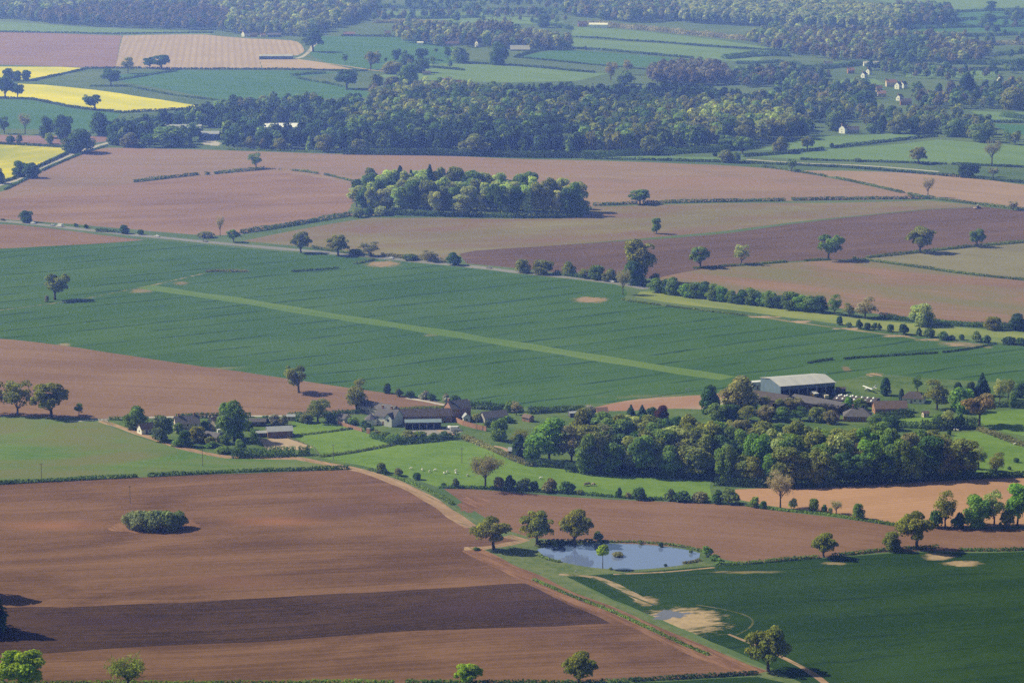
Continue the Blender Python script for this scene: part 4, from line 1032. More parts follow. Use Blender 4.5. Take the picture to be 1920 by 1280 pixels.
# ------------------------------------------------------------------ hedges
HG = [
 ([(250, 342), (330, 333), (372, 328)], 2.6, 3, 'dark', 'left part of the broken hedge across the pink ploughland', .1),
 ([(385, 328), (440, 323), (496, 318)], 2.8, 3, 'dark', 'hedge under the small lone tree on the pink ploughland', .15),
 ([(525, 318), (570, 322), (620, 330), (660, 340)], 1.6, 3, 'hawthorn', 'gappy low hedge leading to the left end of the copse', .45),
 ([(450, 438), (520, 428), (560, 421), (600, 414), (658, 404)], 3.2, 3.5, 'dark', 'thick hedge running from the road up to the copse corner', .08),
 ([(1112, 386), (1160, 384), (1195, 382)], 2.5, 3, 'dark', 'short hedge between the copse and the round oak', .2),
 ([(1205, 382), (1300, 380), (1472, 377)], 2.6, 3, 'dark', 'long straight hedge right of the round oak', .04),
 ([(1484, 376), (1600, 374), (1750, 373)], 2.6, 3, 'dark', 'straight hedge ending below the bare tree on the pink field', .04),
 ([(1430, 313), (1500, 323), (1560, 333), (1640, 350), (1740, 372)], 1.8, 4, 'hawthorn', 'diagonal gappy hedge above the bare tree', .3),
 ([(1748, 373), (1790, 378), (1850, 386), (1920, 394), (1990, 402)], 2.0, 4, 'hawthorn', 'hedge at the right end of the dark ploughland by the tractor', .2),
 ([(1095, 298), (1250, 302), (1420, 307), (1560, 313), (1700, 324), (1800, 332), (1990, 352)], 2.4, 3, 'deep', 'long dark lane hedge below the right hand pastures', .03),
 ([(1395, 294), (1470, 289), (1545, 281)], 3, 4, 'deep', 'hedge below the two oaks at the forest corner', .05),
 ([(1562, 278), (1640, 269), (1700, 262), (1756, 256)], 3, 4, 'deep', 'hedge in front of the white gabled house', .03),
 ([(1500, 300), (1600, 303), (1722, 307), (1850, 311), (1990, 316)], 2, 3, 'deep', 'straight hedge passing under the lone pasture oak', .08),
 ([(1300, 504), (1400, 497), (1480, 491), (1555, 487)], 1.3, 3, 'hawthorn', 'low gappy hedge under the three trees below the dark ploughland', .35),
 ([(1600, 486), (1680, 478), (1760, 470), (1840, 461), (1990, 447)], 1.9, 3, 'hawthorn', 'hedge with the yellowish oak below the dark ploughland', .25),
 ([(1610, 487), (1700, 498), (1800, 513), (1920, 526), (1990, 534)], 1.6, 3, 'hawthorn', 'low hedge under the grey green field at the right', .08),
 ([(-60, 910), (60, 904), (200, 897), (340, 890), (460, 884), (560, 882), (655, 879)], 1.7, 2.5, 'dark', 'hedge between the worn pasture and the large brown field', .12),
 ([(690, 880), (760, 900), (830, 932), (850, 946)], .9, 2.5, 'green', 'low rough hedge beside the dirt track bend', .35),
 ([(822, 914), (900, 915), (1000, 921), (1100, 927), (1200, 935), (1300, 941), (1372, 946)], 1.3, 2.5, 'dark', 'low hedge along the bottom of the sheep meadow', .1),
 ([(1382, 944), (1450, 956), (1540, 962), (1610, 974), (1705, 988)], .8, 3, 'green', 'low grassy hedge between the peach field and brown field', .25),
 ([(1340, 1058), (1400, 1057), (1460, 1051), (1535, 1045)], 1.2, 2, 'green', 'scrubby hedge from the pond to the hedge oak', .3),
 ([(1560, 1043), (1620, 1036), (1660, 1032)], 1.4, 2, 'dark', 'short dark hedge between the hedge oak and the round small tree', .1),
 ([(1680, 1031), (1715, 1029), (1760, 1026), (1850, 1036), (1990, 1031)], 1.2, 2.5, 'dark', 'hedge right of the tallest oak along the dark wheat', .25),
 ([(1165, 562), (1230, 572), (1330, 584), (1400, 592)], 1.0, 2.5, 'hawthorn', 'dark low hedge under the left end of the yellow green strip', .15),
 ([(385, 510), (420, 509), (465, 510)], 1.6, 2.5, 'brown', 'broken scrub line in the wheat left of the airstrip end', .4),
 ([(530, 511), (575, 508), (636, 503)], 1.5, 2.5, 'dark', 'short dark scrub line in the wheat behind the airstrip', .4),
 ([(662, 495), (690, 491), (702, 487)], 1.6, 2.5, 'hawthorn', 'short hedge stub beside the bare patch at the road', 0),
 ([(1515, 681), (1540, 677), (1562, 674)], 1.2, 2, 'deep', 'left piece of the dark broken ditch hedge in the wheat', .1),
 ([(1582, 673), (1690, 666), (1790, 660), (1866, 645)], 1.1, 2, 'deep', 'right piece of the dark broken ditch hedge in the wheat', .4),
 ([(434, 857), (480, 857), (554, 853)], 4.5, 5, 'dark', 'thick dark clipped hedge below the riding arena', 0),
 ([(560, 853), (581, 852)], 4.4, 5, 'dark', 'short thick bush hedge next to the long clipped one', 0),
 ([(696, 819), (740, 833)], 2.4, 3, 'dark', 'garden hedge left side below the white farmhouse', 0),
 ([(744, 833), (800, 829), (860, 821)], 3.0, 3, 'deep', 'dark garden hedge along the top of the sheep meadow', 0),
 ([(600, 857), (660, 849), (738, 834)], 1.2, 2, 'hawthorn', 'thin fence line hedge between the two bright meadows', .3),
 ([(545, 817), (600, 812), (665, 803)], .9, 2, 'hawthorn', 'low hedge across the paddock by the arena', .25),
 ([(868, 820), (930, 846), (980, 869), (1002, 874)], 1.8, 4, 'brown', 'brown scrubby hedge along the upper right of the sheep meadow', .15),
 ([(985, 872), (1030, 874), (1080, 880)], 3.0, 4, 'deep', 'dark hedge at the foot of the bright chestnut tree', 0),
 ([(205, 786), (240, 788), (270, 784)], 1.6, 3, 'green', 'hedge along the lane at the hamlet entrance', .1),
 ([(330, 783), (420, 782), (470, 781)], 2.4, 3, 'dark', 'dark hedge behind the grey hamlet house', 0),
 ([(540, 782), (600, 778), (660, 775), (738, 771)], 2.2, 4, 'dark', 'hedge beside the lane behind the long slate barn', .05),
 ([(750, 770), (790, 769), (832, 768)], 2.0, 4, 'olive', 'yellowish hedge behind the long brick barn', .1),
 ([(882, 765), (930, 768), (980, 772)], 3.4, 4, 'deep', 'dark hedge behind the grey gabled barn', 0),
 ([(990, 775), (1040, 772), (1098, 769)], 3.4, 4, 'deep', 'dark hedge beyond the bungalow lawn by the bare yard', 0),
 ([(1448, 774), (1520, 771), (1592, 777)], 4.5, 6, (0.06, 0.06, 0.025), 'brownish clipped hedge in front of the low farm sheds', 0),
 ([(1640, 788), (1690, 782), (1712, 780)], 4, 4, 'deep', 'dark hedge between the bungalow and the long brown roof', 0),
 ([(1726, 806), (1780, 804), (1832, 802)], 5, 7, 'deep', 'thick dark hedge under the spreading copper tree', 0),
 ([(1650, 803), (1690, 800), (1722, 802)], 3, 4, 'dark', 'hedge below the bungalow lawn', .1),
 ([(1862, 763), (1920, 761), (1990, 759)], 3, 4, 'deep', 'dark straight hedge at the right edge of the farm', 0),
 ([(1836, 806), (1880, 822), (1930, 840), (1990, 856)], 2, 4, 'brown', 'brown scrub line down the right hand meadow', .1),
 ([(1820, 897), (1900, 893), (1990, 888)], 2.6, 5, 'deep', 'dark hedge between the rough meadow and the peach field', 0),
 ([(-60, 183), (60, 187), (150, 205), (228, 212), (300, 208), (400, 203)], 2.6, 4, 'deep', 'hedge along the lower edge of the long rapeseed field', .02),
 ([(60, 152), (112, 141), (160, 130)], 2.4, 4, 'deep', 'hedge under the smallest rapeseed wedge', 0),
 ([(160, 129), (300, 129), (500, 131), (690, 134)], 2.4, 4, 'deep', 'straight hedge under the pale bed field', 0),
 ([(-60, 268), (60, 273), (132, 278)], 2.2, 4, 'deep', 'dark hedge along the top of the patchy rapeseed', .05),
 ([(-50, 373), (10, 344), (55, 321), (126, 289)], 2.4, 3.5, 'deep', 'hedge on the rapeseed side of the pale lane', .1),
 ([(10, 356), (70, 325), (138, 293), (200, 274)], 1.6, 3, 'dark', 'low hedge on the ploughland side of the pale lane', .15),
 ([(205, 154), (250, 146), (330, 134)], 2.4, 4, 'dark', 'hedge climbing from the round green tree to the tree pair', .1),
 ([(160, 162), (240, 163), (330, 181), (440, 193)], 2, 4, 'dark', 'thin hedge between the rapeseed and the green cereal', .15),
 ([(545, 143), (570, 140), (610, 138)], 3, 6, 'dark', 'bushy hedge around the tiny paddock above the forest', .1),
 ([(556, 147), (600, 155), (642, 163)], 2.4, 4, 'dark', 'lower hedge of the tiny paddock above the forest', .2),
 ([(-60, 60), (100, 62), (230, 65), (400, 62)], 2.4, 4, 'deep', 'hedge above the mauve ploughland', 0),
 ([(640, 68), (720, 69), (780, 71)], 3, 5, 'deep', 'dark hedge with red roofed cottages at the far left of the spired copse', .1),
 ([(858, 119), (920, 121), (1000, 126), (1115, 137)], 2.4, 5, 'deep', 'hedge below the round tree in the pale pasture', 0),
 ([(790, 113), (830, 115)], 2.4, 5, 'deep', 'short far hedge left of the round oak pair', 0),
 ([(800, 126), (835, 129), (870, 132)], 2.6, 5, 'deep', 'short dark hedge in the pale pasture above the forest', 0),
 ([(966, 108), (1040, 115), (1125, 123), (1210, 131)], 2, 4, 'deep', 'third thin straight hedge from the top of the pale strips', 0),
 ([(1072, 70), (1200, 78), (1325, 87), (1400, 92)], 2.4, 4, 'deep', 'first thin straight hedge from the top of the pale strips', 0),
 ([(1070, 91), (1180, 99), (1300, 110)], 3, 5, 'deep', 'second straight hedge, thicker, with a bush on it', 0),
 ([(966, 108), (985, 102), (1010, 96), (1040, 92)], 3, 6, 'deep', 'hedge leading up to the arched far barn', 0),
 ([(1357, 111), (1400, 107), (1447, 104), (1480, 106)], 7, 12, 'dark', 'thick far hedge below the brown scrub', .1),
 ([(1280, 84), (1330, 88), (1400, 92), (1487, 96)], 2.2, 5, 'deep', 'dashed far hedge under the pale plantation', .4),
 ([(1100, 46), (1200, 56), (1300, 66), (1420, 78)], 7, 12, 'mauve', 'bushy belt below the far white barns', .1),
 ([(1380, 120), (1460, 118), (1500, 122)], 4, 8, 'dark', 'far hedge left of the cream village houses', .2),
 ([(1750, 136), (1830, 132), (1990, 134)], 4, 8, 'deep', 'far hedge above the village paddock', .2),
 ([(1840, 228), (1910, 232), (1990, 233)], 3, 5, 'deep', 'hedge between the two right edge pasture strips', .1),
 ([(1880, 218), (1905, 222), (1930, 224)], 5, 10, 'dark', 'clump of scrub on the right edge pasture strip', 0),
 ([(1690, 56), (1780, 52), (1990, 50)], 4, 8, 'deep', 'far hedge at the top right', .1),
 ([(180, 434), (205, 435), (232, 437)], 2.4, 3, 'dark', 'roadside hedge left of the first white car pair', 0),
 ([(585, 465), (640, 474), (700, 480)], 1.8, 3.5, 'hawthorn', 'roadside hedge under the two road oaks', .2),
 ([(715, 480), (780, 486), (835, 492)], 2.6, 4, 'brown', 'brownish roadside hedge before the round dark bush', .1),
 ([(1040, 514), (1100, 522), (1160, 529)], 2.6, 4, 'dark', 'roadside hedge under the trees by the tall oak', .1),
 ([(1650, 596), (1720, 604), (1800, 611), (1900, 615), (1990, 618)], 3, 5, 'dark', 'hedge continuing right from the row of round trees', .15),
 ([(640, 287), (800, 291), (960, 294), (1080, 296)], 1.6, 4, 'green', 'low hedge along the foot of the dark forest', .2),
 ([(430, 281), (540, 284), (640, 287)], 1.6, 4, 'green', 'low hedge along the foot of the white roofed barn wood', .2),
 ([(760, 1281), (860, 1281), (1000, 1283), (1180, 1280)], 1.5, 2.2, 'dark', 'dark hedge along the bottom of the picture', .05),
 ([(1180, 1276), (1270, 1272), (1340, 1268), (1420, 1263)], 1.3, 2.2, 'deep', 'hedge running to the foot of the nearest big oak', .08),
 ([(-40, 1286), (200, 1284), (500, 1283), (740, 1282)], 1.6, 2.2, 'green', 'hedge below the two nearest trees at the lower left', .05),
 ([(1000, 1086), (1110, 1132), (1250, 1194), (1330, 1228)], .7, 2.0, 'green', 'low ditch scrub along the wide headland track', .3),
 ([(1110, 1016), (1200, 1016), (1280, 1024), (1320, 1034)], .9, 1.6, 'hawthorn', 'rushes along the far shore of the pond', .3),
 ([(1010, 1020), (1060, 1017), (1110, 1016)], 1.6, 2.5, 'deep', 'dark scrub along the pond shore under the two oaks', 0),
 ([(1280, 1056), (1300, 1054), (1312, 1050)], .9, 2, 'brown', 'brown reeds at the near right corner of the pond', 0),
 ([(1010, 1040), (1022, 1047), (1050, 1054)], .8, 2, 'hawthorn', 'rushes on the near left shore of the pond', .2),
]
HG += [
 ([(690, 32), (780, 36), (900, 33)], 5, 10, 'dark', 'far hedge across the pale pasture behind the spired copse', .15),
 ([(700, 44), (760, 42), (840, 46)], 6, 12, 'mauve', 'bushy far hedge left of the row of spires', .1),
 ([(620, 18), (700, 14), (800, 18), (900, 15)], 6, 12, 'dark', 'topmost far hedge in the middle of the view', .2),
 ([(900, 22), (980, 19), (1060, 20)], 5, 10, 'dark', 'far hedge above the pale pasture beside the blue green wood', .15),
 ([(1000, 42), (1030, 48), (1072, 56)], 5, 8, 'dark', 'short far hedge right of the spired copse', .1),
 ([(1790, 24), (1880, 20), (1990, 18)], 5, 10, 'dark', 'far hedge under the top right pale field', .1),
 ([(1780, 40), (1880, 36), (1990, 34)], 5, 10, 'dark', 'second far hedge under the top right pale field', .15),
 ([(1700, 64), (1790, 70), (1900, 66), (1990, 68)], 5, 10, 'dark', 'third far hedge from the top at the right edge', .15),
 ([(1800, 88), (1880, 84), (1990, 86)], 6, 12, 'mauve', 'fourth far hedge from the top at the right edge', .15),
 ([(1870, 104), (1930, 100), (1990, 104)], 5, 10, 'dark', 'fifth far hedge from the top at the right edge', .1),
 ([(1500, 132), (1580, 126), (1640, 120)], 6, 12, 'dark', 'far hedge below the brown scrub at the cream houses', .2),
 ([(1760, 118), (1860, 122), (1990, 116)], 6, 12, 'dark', 'far hedge between the scrub and the village paddock', .2),
]
for h in HG: hedge(*h)
wood([(1690, 36), (1790, 52), (1990, 48), (1990, 110), (1880, 112), (1780, 70)], 42, (10, 16), ['dark', 'green', 'mauve'], 'scattered hedgerow trees in the top right fields', 31, thin=.35)
wood([(600, 8), (1060, 4), (1060, 46), (900, 46), (700, 44), (600, 30)], 48, (9, 15), ['dark', 'green', 'mauve'], 'scattered hedgerow trees in the far middle fields', 32, thin=.3)
wood([(700, 100), (860, 96), (900, 120), (820, 132), (700, 140)], 44, (9, 14), ['dark', 'green', 'olive'], 'scattered far trees around the upright dark ones', 33, thin=.3)

# ------------------------------------------------------------------ single trees: kind, foot u, v, height, width in pixels, tint, label
ORD = 'first second third fourth fifth sixth seventh eighth ninth tenth eleventh twelfth thirteenth fourteenth fifteenth sixteenth seventeenth eighteenth nineteenth twentieth'.split()
ORD += ['twenty-' + x for x in ORD[:9]] + ['thirtieth'] + ['thirty-' + x for x in ORD[:9]]
TR = [
 ('oak1', 1440, 1258, 85, 80, 'oak', 'nearest big oak standing alone at the edge of the dark wheat'),
 ('oak2', 1085, 1284, 64, 68, 'oak', 'oak at the bottom edge below the dark band'),
 ('oak2', 880, 1286, 44, 58, 'lime', 'small lime green tree at the bottom edge left of the oak'),
 ('oak3', 925, 1029, 64, 68, 'oak', 'oak left of the pond on the bend of the dirt track'),
 ('oak1', 1007, 1020, 62, 66, 'oak', 'left one of two oaks behind the pond'),
 ('oak2', 1078, 1020, 66, 66, 'oak', 'right one of two oaks behind the pond'),
 ('sapling', 1130, 1065, 46, 24, 'lime', 'ball headed sapling on a thin trunk at the pond edge'),
 ('oak2', 1544, 1044, 46, 52, 'oak', 'low spreading hedge oak between brown field and dark wheat'),
 ('round2', 1672, 1032, 38, 38, 'olive', 'round small tree left of the tallest oak on the hedge'),
 ('oak3', 1719, 1029, 74, 68, 'oak', 'tallest oak on the hedge above the dark wheat'),
 ('sparse2', 1772, 987, 72, 46, 'olive', 'thin leafed tree at the left of the right edge clump'),
 ('round2', 1832, 987, 62, 58, 'lush', 'lush green rounded tree in the right edge clump'),
 ('sparse1', 1864, 985, 66, 48, 'pale', 'pale thin tree in the right edge clump'),
 ('tall2', 1908, 985, 80, 62, 'lush', 'tall lush tree at the right edge of the picture by the peach field'),
 ('oak1', 40, 1300, 86, 96, 'lime', 'bright lime green tree in the lower left corner'),
 ('barebush', 240, 1292, 60, 84, 'olive', 'budding many stemmed tree at the bottom left'),
 ('fir2', -30, 1185, 120, 100, 'deep', 'dark fir just inside the left edge of the brown field'),
 ('tall2', -58, 1118, 100, 90, 'deep', 'dark tree casting its shadow in from the left edge'),
 ('bare2', 1463, 952, 70, 52, 'grey', 'tall bare tree on the peach field hedge'),
 ('barebush', 1568, 962, 24, 24, 'grey', 'small bare tree on the peach field hedge'),
 ('round1', 1608, 972, 30, 25, 'green', 'small round green tree on the peach field hedge'),
 ('bare2', 910, 914, 64, 70, 'brown', 'brownish bare round tree at the foot of the sheep meadow'),
 ('oak3', 103, 562, 52, 50, 'olive', 'lopsided oak standing alone in the wheat at the left'),
 ('oak3', 560, 736, 53, 46, 'olive', 'tall thin oak on the brown field edge below the airstrip'),
 ('sparse2', 668, 772, 64, 46, 'olive', 'half bare oak behind the long slate barn'),
 ('sparse1', 33, 778, 66, 60, 'olive', 'left one of two round oaks above the worn pasture'),
 ('oak2', 96, 782, 66, 76, 'oak', 'right one of two round oaks above the worn pasture'),
 ('sparse1', 148, 779, 24, 20, 'green', 'small tree at the lane beside the two round oaks'),
 ('sparse1', -12, 776, 60, 50, 'olive', 'tree cut by the left edge beside the two round oaks'),
 ('round1', 256, 803, 44, 44, 'green', 'dark green round tree at the left end of the hamlet'),
 ('round2', 306, 826, 50, 46, (.085, .115, .055), 'grey green willow beside the white cottage'),
 ('round1', 438, 825, 78, 58, 'green', 'big round tree in the middle of the hamlet'),
 ('round2', 347, 836, 32, 28, 'dark', 'dark round garden tree before the grey hamlet house'),
 ('round1', 368, 828, 30, 36, 'oak', 'olive garden tree before the grey hamlet house'),
 ('round2', 450, 852, 30, 26, 'green', 'small garden tree above the clipped hedge'),
 ('sparse1', 476, 834, 32, 20, 'green', 'slim tree at the corner of the riding arena'),
 ('sparse1', 596, 791, 44, 52, 'olive', 'broad half leafed tree by the lane right of the stables'),
 ('round2', 514, 796, 20, 24, 'blossom', 'white blossoming tree left of the two above the timber stable'),
 ('round1', 532, 797, 20, 20, 'mauve', 'mauve blossoming tree right of the two above the timber stable'),
 ('round2', 726, 737, 20, 17, 'dark', 'small dark tree on the wheat edge right of the half bare oak'),
 ('round2', 672, 728, 8, 14, 'blossom', 'small white blossoming thorn beside the half bare oak'),
 ('round1', 938, 826, 44, 36, 'green', 'garden tree with clear trunk below the grey gabled barn'),
 ('cypress', 973, 857, 44, 24, 'deep', 'dark cypress beside the curved drive'),
 ('round1', 955, 772, 22, 20, 'green', 'small tree at the right end of the grey gabled barn'),
 ('sparse1', 968, 778, 26, 24, 'mauve', 'mauve bare tree behind the bungalow garden'),
 ('bare2', 975, 845, 44, 40, 'olive', 'budding tree behind the dark cypress'),
 ('tall1', 1030, 866, 84, 70, 'lush', 'bright green chestnut at the left end of the farm wood'),
 ('round1', 1000, 862, 55, 34, 'lush', 'lower bright green tree tucked against the chestnut'),
 ('round2', 1108, 782, 24, 28, 'blossom', 'pale blossoming tree by the small orange brick house'),
 ('fir2', 1183, 788, 30, 28, 'deep', 'leftmost of four dark trees before the bare yard'),
 ('fir2', 1204, 786, 28, 26, 'deep', 'second from the left of four dark trees before the bare yard'),
 ('round2', 1222, 786, 24, 22, 'dark', 'third from the left of four dark trees before the bare yard'),
 ('round2', 1241, 790, 32, 30, 'purple', 'purple leafed tree, last of the four before the bare yard'),
 ('round1', 1388, 772, 70, 70, (.15, .15, .055), 'large golden olive tree left of the metal barn'),
 ('round2', 1330, 776, 56, 42, 'dark', 'dark green tree left of the golden olive tree'),
 ('round1', 1409, 775, 40, 28, 'green', 'green tree at the right foot of the golden olive tree'),
 ('sparse1', 1432, 770, 28, 30, 'brown', 'brown half bare tree below the metal barn gable'),
 ('round2', 1460, 772, 26, 24, 'olive', 'olive tree before the dark low sheds'),
 ('sparse1', 1485, 770, 26, 44, 'brown', 'brown budding tree before the open barn'),
 ('round1', 1590, 772, 30, 26, 'lush', 'bright bush tree left of the hipped bungalow chimney'),
 ('round2', 1612, 768, 22, 30, 'green', 'green tree behind the hipped bungalow'),
 ('cypress', 1660, 741, 34, 18, 'fir', 'dark cypress standing alone behind the white domes'),
 ('cypress', 1690, 752, 24, 10, 'deep', 'thin dark cypress beside the white bungalow'),
 ('sparse1', 1720, 736, 32, 24, 'green', 'slender green tree behind the white bungalow'),
 ('sparse2', 1757, 768, 58, 56, 'olive', 'large olive tree right of the white bungalow'),
 ('conifer', 0, 0, 0, 0, '', ''),
 ('sparse1', 1874, 757, 48, 26, 'pale', 'pale thin poplar behind the spreading copper tree'),
 ('sparse1', 1890, 750, 40, 28, 'olive', 'reddish budding tree right of the pale thin poplar'),
 ('round2', 1898, 764, 30, 16, 'green', 'narrow green tree on the dark straight hedge'),
 ('round1', 1914, 745, 30, 26, 'dark', 'dark round tree at the right edge behind the dark hedge'),
 ('cypress', 1796, 738, 22, 16, 'deep', 'small dark cypress left of the big blue fir'),
 ('fir2', 1841, 742, 44, 36, 'fir', 'big blue green fir at the right hand farm'),
 ('round2', 1820, 744, 30, 22, 'deep', 'dark tree tucked beside the big blue fir'),
 ('round1', 1800, 772, 48, 50, 'lush', 'bright green tree left of the spreading copper tree'),
 ('umbrella', 1836, 798, 62, 68, 'copper', 'spreading flat topped copper tree casting a long shadow'),
 ('sparse1', 1758, 800, 26, 26, 'green', 'small green tree left in the dark hedge garden'),
 ('sparse1', 1776, 802, 34, 30, 'pale', 'pale garden tree behind the thick dark hedge'),
 ('sparse2', 1868, 889, 44, 36, 'olive', 'thin tree standing apart right of the farm wood'),
 ('sparse1', 1835, 880, 46, 34, 'pale', 'pale thin tree at the right end of the farm wood'),
 ('tall1', 1200, 528, 80, 62, 'oak', 'tall double crowned oak beside the main road'),
 ('round1', 1186, 534, 46, 46, 'dark', 'dark ivy clad tree under the tall double crowned oak'),
 ('bare2', 1168, 552, 48, 30, 'mauve', 'bare mauve tree at the tip of the yellow green strip'),
 ('oak2', 1200, 383, 28, 44, 'green', 'round low oak on the straight hedge right of the copse'),
 ('tall3', 1231, 438, 30, 20, 'green', 'slim tree standing alone in the olive brown field'),
 ('oak2', 1313, 502, 40, 42, 'green', 'leftmost of three trees below the dark ploughland'),
 ('sparse1', 1390, 496, 38, 32, 'pale', 'pale thin tree, middle of three below the dark ploughland'),
 ('oak3', 1553, 487, 50, 50, 'green', 'leaning oak at the corner below the dark ploughland'),
 ('oak2', 1725, 474, 50, 54, 'oak', 'yellowish oak on the hedge of the dark ploughland'),
 ('oak1', 1832, 463, 34, 32, 'green', 'small oak right of the yellowish one on the hedge'),
 ('bare1', 1740, 370, 38, 26, 'mauve', 'bare upright tree at the corner of the pink seedbed'),
 ('sparse1', 1899, 394, 17, 20, 'mauve', 'small sparse tree at the right end of the pink seedbed'),
 ('bare1', 1860, 309, 46, 38, 'mauve', 'tall bare tree in the right hand pasture'),
 ('oak1', 1722, 307, 31, 36, 'oak', 'lone round oak in the right hand pasture'),
 ('round2', 1817, 332, 28, 48, 'deep', 'wide dark tree on the lane hedge at the right'),
 ('sparse1', 1862, 332, 18, 22, 'mauve', 'small mauve tree right of the wide dark one'),
 ('sparse1', 1484, 322, 25, 20, 'green', 'small tree on the diagonal hedge top'),
 ('sparse1', 480, 316, 29, 32, 'green', 'small lone tree on the broken hedge of the pink ploughland'),
 ('oak2', 564, 474, 40, 42, 'olive', 'left one of two oaks beside the main road'),
 ('oak1', 634, 479, 38, 46, 'oak', 'right one of two oaks beside the main road'),
 ('oak2', 438, 454, 24, 26, 'lush', 'small green tree at the road end of the thick hedge'),
 ('bare1', 413, 442, 38, 18, 'grey', 'thin bare tree beside the main road'),
 ('round1', 850, 497, 25, 28, 'dark', 'round dark bush like tree above the main road'),
 ('sparse1', 694, 480, 26, 44, 'brown', 'brown budding tree above the main road'),
 ('sparse1', 806, 490, 20, 40, 'brown', 'low brown budding tree left of the round dark bush'),
 ('round1', 978, 511, 26, 32, 'olive', 'first olive tree right of the grey car on the road'),
 ('round2', 1018, 514, 28, 46, 'olive', 'second wider olive tree right of the grey car'),
 ('round1', 1066, 517, 28, 26, 'olive', 'third olive tree right of the grey car, above the white van'),
 ('sparse1', 1096, 522, 18, 26, 'olive', 'low thin tree on the road hedge past the white van'),
 ('round2', 1119, 524, 28, 34, 'green', 'green round tree on the road hedge past the white van'),
 ('round1', 1144, 527, 24, 30, 'olive', 'olive round tree on the road hedge next to the tall oak'),
 ('sparse1', 1228, 532, 20, 24, 'olive', 'thin tree right of the tall double crowned oak'),
 ('round1', 232, 438, 17, 20, 'dark', 'dark round bush tree at the end of the roadside hedge'),
 ('round1', 48, 417, 23, 28, 'dark', 'dark round tree beside the road at the left'),
 ('sparse2', 1565, 590, 40, 30, 'green', 'upright tree at the right end of the round hedge row'),
 ('sparse2', 1592, 594, 27, 26, 'olive', 'thin olive tree between the hedge row and the pale poplar clump'),
 ('sparse2', 1622, 596, 40, 46, 'mauve', 'broad mauve leafless tree below the striped field'),
 ('round2', 1728, 610, 42, 54, 'pale', 'grey green rounded tree below the striped field'),
 ('round2', 1862, 618, 26, 36, 'oak', 'olive oak on the hedge below the striped field'),
 ('round2', 1908, 619, 32, 38, 'deep', 'dark tree at the right edge below the striped field'),
 # far country
 ('round1', 150, 286, 45, 62, 'dark', 'broad tree overhanging the pale lane beside the rapeseed'),
 ('round1', 136, 286, 26, 30, 'olive', 'smaller olive tree under the broad lane tree'),
 ('round2', 38, 331, 30, 34, 'dark', 'left one of two round trees on the lane beside the rapeseed'),
 ('round1', 60, 334, 30, 32, 'dark', 'right one of two round trees on the lane beside the rapeseed'),
 ('round2', -4, 344, 30, 28, 'dark', 'round tree on the lane cut by the left edge'),
 ('oak3', 178, 206, 29, 40, 'dark', 'lone oak on the lower edge of the long rapeseed field'),
 ('oak2', 10, 183, 40, 40, 'dark', 'left one of two trees at the rapeseed end'),
 ('oak1', 33, 184, 28, 24, 'dark', 'right one of two trees at the rapeseed end'),
 ('round2', 15, 152, 24, 24, 'dark', 'leftmost of three dark trees before the smallest rapeseed'),
 ('round1', 33, 152, 20, 20, 'dark', 'middle of three dark trees before the smallest rapeseed'),
 ('round2', 50, 151, 20, 20, 'dark', 'right one of three dark trees before the smallest rapeseed'),
 ('oak1', 208, 160, 31, 36, 'dark', 'round green tree in the cereal field behind the rapeseed'),
 ('sparse1', 240, 138, 31, 28, 'olive', 'olive tree before the pale bed field'),
 ('oak1', 281, 129, 22, 24, 'dark', 'smaller tree of the pair before the pale bed field'),
 ('oak2', 303, 130, 27, 38, 'dark', 'larger tree of the pair before the pale bed field'),
 ('oak1', 587, 97, 42, 44, 'dark', 'large round tree over the white gate of the far track'),
 ('oak1', 650, 167, 37, 46, 'dark', 'round tree above the tiny far paddock'),
 ('oak3', 695, 131, 36, 34, 'olive', 'golden tinged tree left of the dark upright far tree'),
 ('sparse1', 647, 119, 18, 12, 'dark', 'small far tree on the pinkish track'),
 ('tall3', 741, 115, 22, 15, 'dark', 'dark upright tree in the far green field'),
 ('tall3', 787, 118, 28, 18, 'dark', 'second dark upright tree near the far white shed'),
 ('round2', 764, 124, 24, 30, 'dark', 'dark bushy tree between the two upright far trees'),
 ('round2', 790, 136, 26, 36, 'dark', 'dark bushy tree under the two upright far trees'),
 ('round1', 736, 138, 24, 44, 'olive', 'low olive bushes like tree in the far green fields'),
 ('oak1', 705, 174, 36, 28, 'olive', 'left one of two far oaks above the forest edge'),
 ('oak2', 736, 173, 30, 30, 'olive', 'right one of two far oaks above the forest edge'),
 ('round1', 768, 162, 44, 42, 'green', 'big green tree beside the far cottages'),
 ('sparse1', 840, 114, 26, 18, 'dark', 'small tree left of the far round oak'),
 ('round1', 860, 117, 30, 36, 'green', 'far round oak in the pale pasture'),
 ('round2', 935, 122, 44, 40, 'dark', 'big pear shaped tree below the arched far barn'),
 ('round2', 88, 259, 42, 32, 'dark', 'left one of the dark pair above the mauve soil strip'),
 ('round1', 117, 260, 46, 40, 'dark', 'right bigger one of the dark pair above the mauve soil strip'),
 ('bare1', 47, 252, 40, 26, 'mauve', 'bare tree left of the dark pair above the mauve strip'),
 ('sparse1', 8, 251, 32, 28, 'dark', 'small tree at the left edge above the mauve strip'),
 ('round1', 93, 270, 22, 17, 'lime', 'pale green bush tree on the mauve soil strip'),
 ('round1', 186, 255, 46, 42, 'dark', 'leftmost dark tree at the start of the big forest'),
 ('round1', 222, 272, 44, 44, 'dark', 'rounded dark tree where the lane meets the forest'),
 ('round1', 245, 276, 28, 36, 'brown', 'brownish round tree at the left forest foot'),
 ('round1', 320, 275, 40, 66, 'green', 'wide green tree before the grey roofed far barn'),
 ('sparse1', 280, 276, 26, 40, 'dark', 'low dark tree between brownish and wide green forest trees'),
 ('round1', 609, 285, 34, 38, 'oak', 'round yellowish tree at the foot of the forest'),
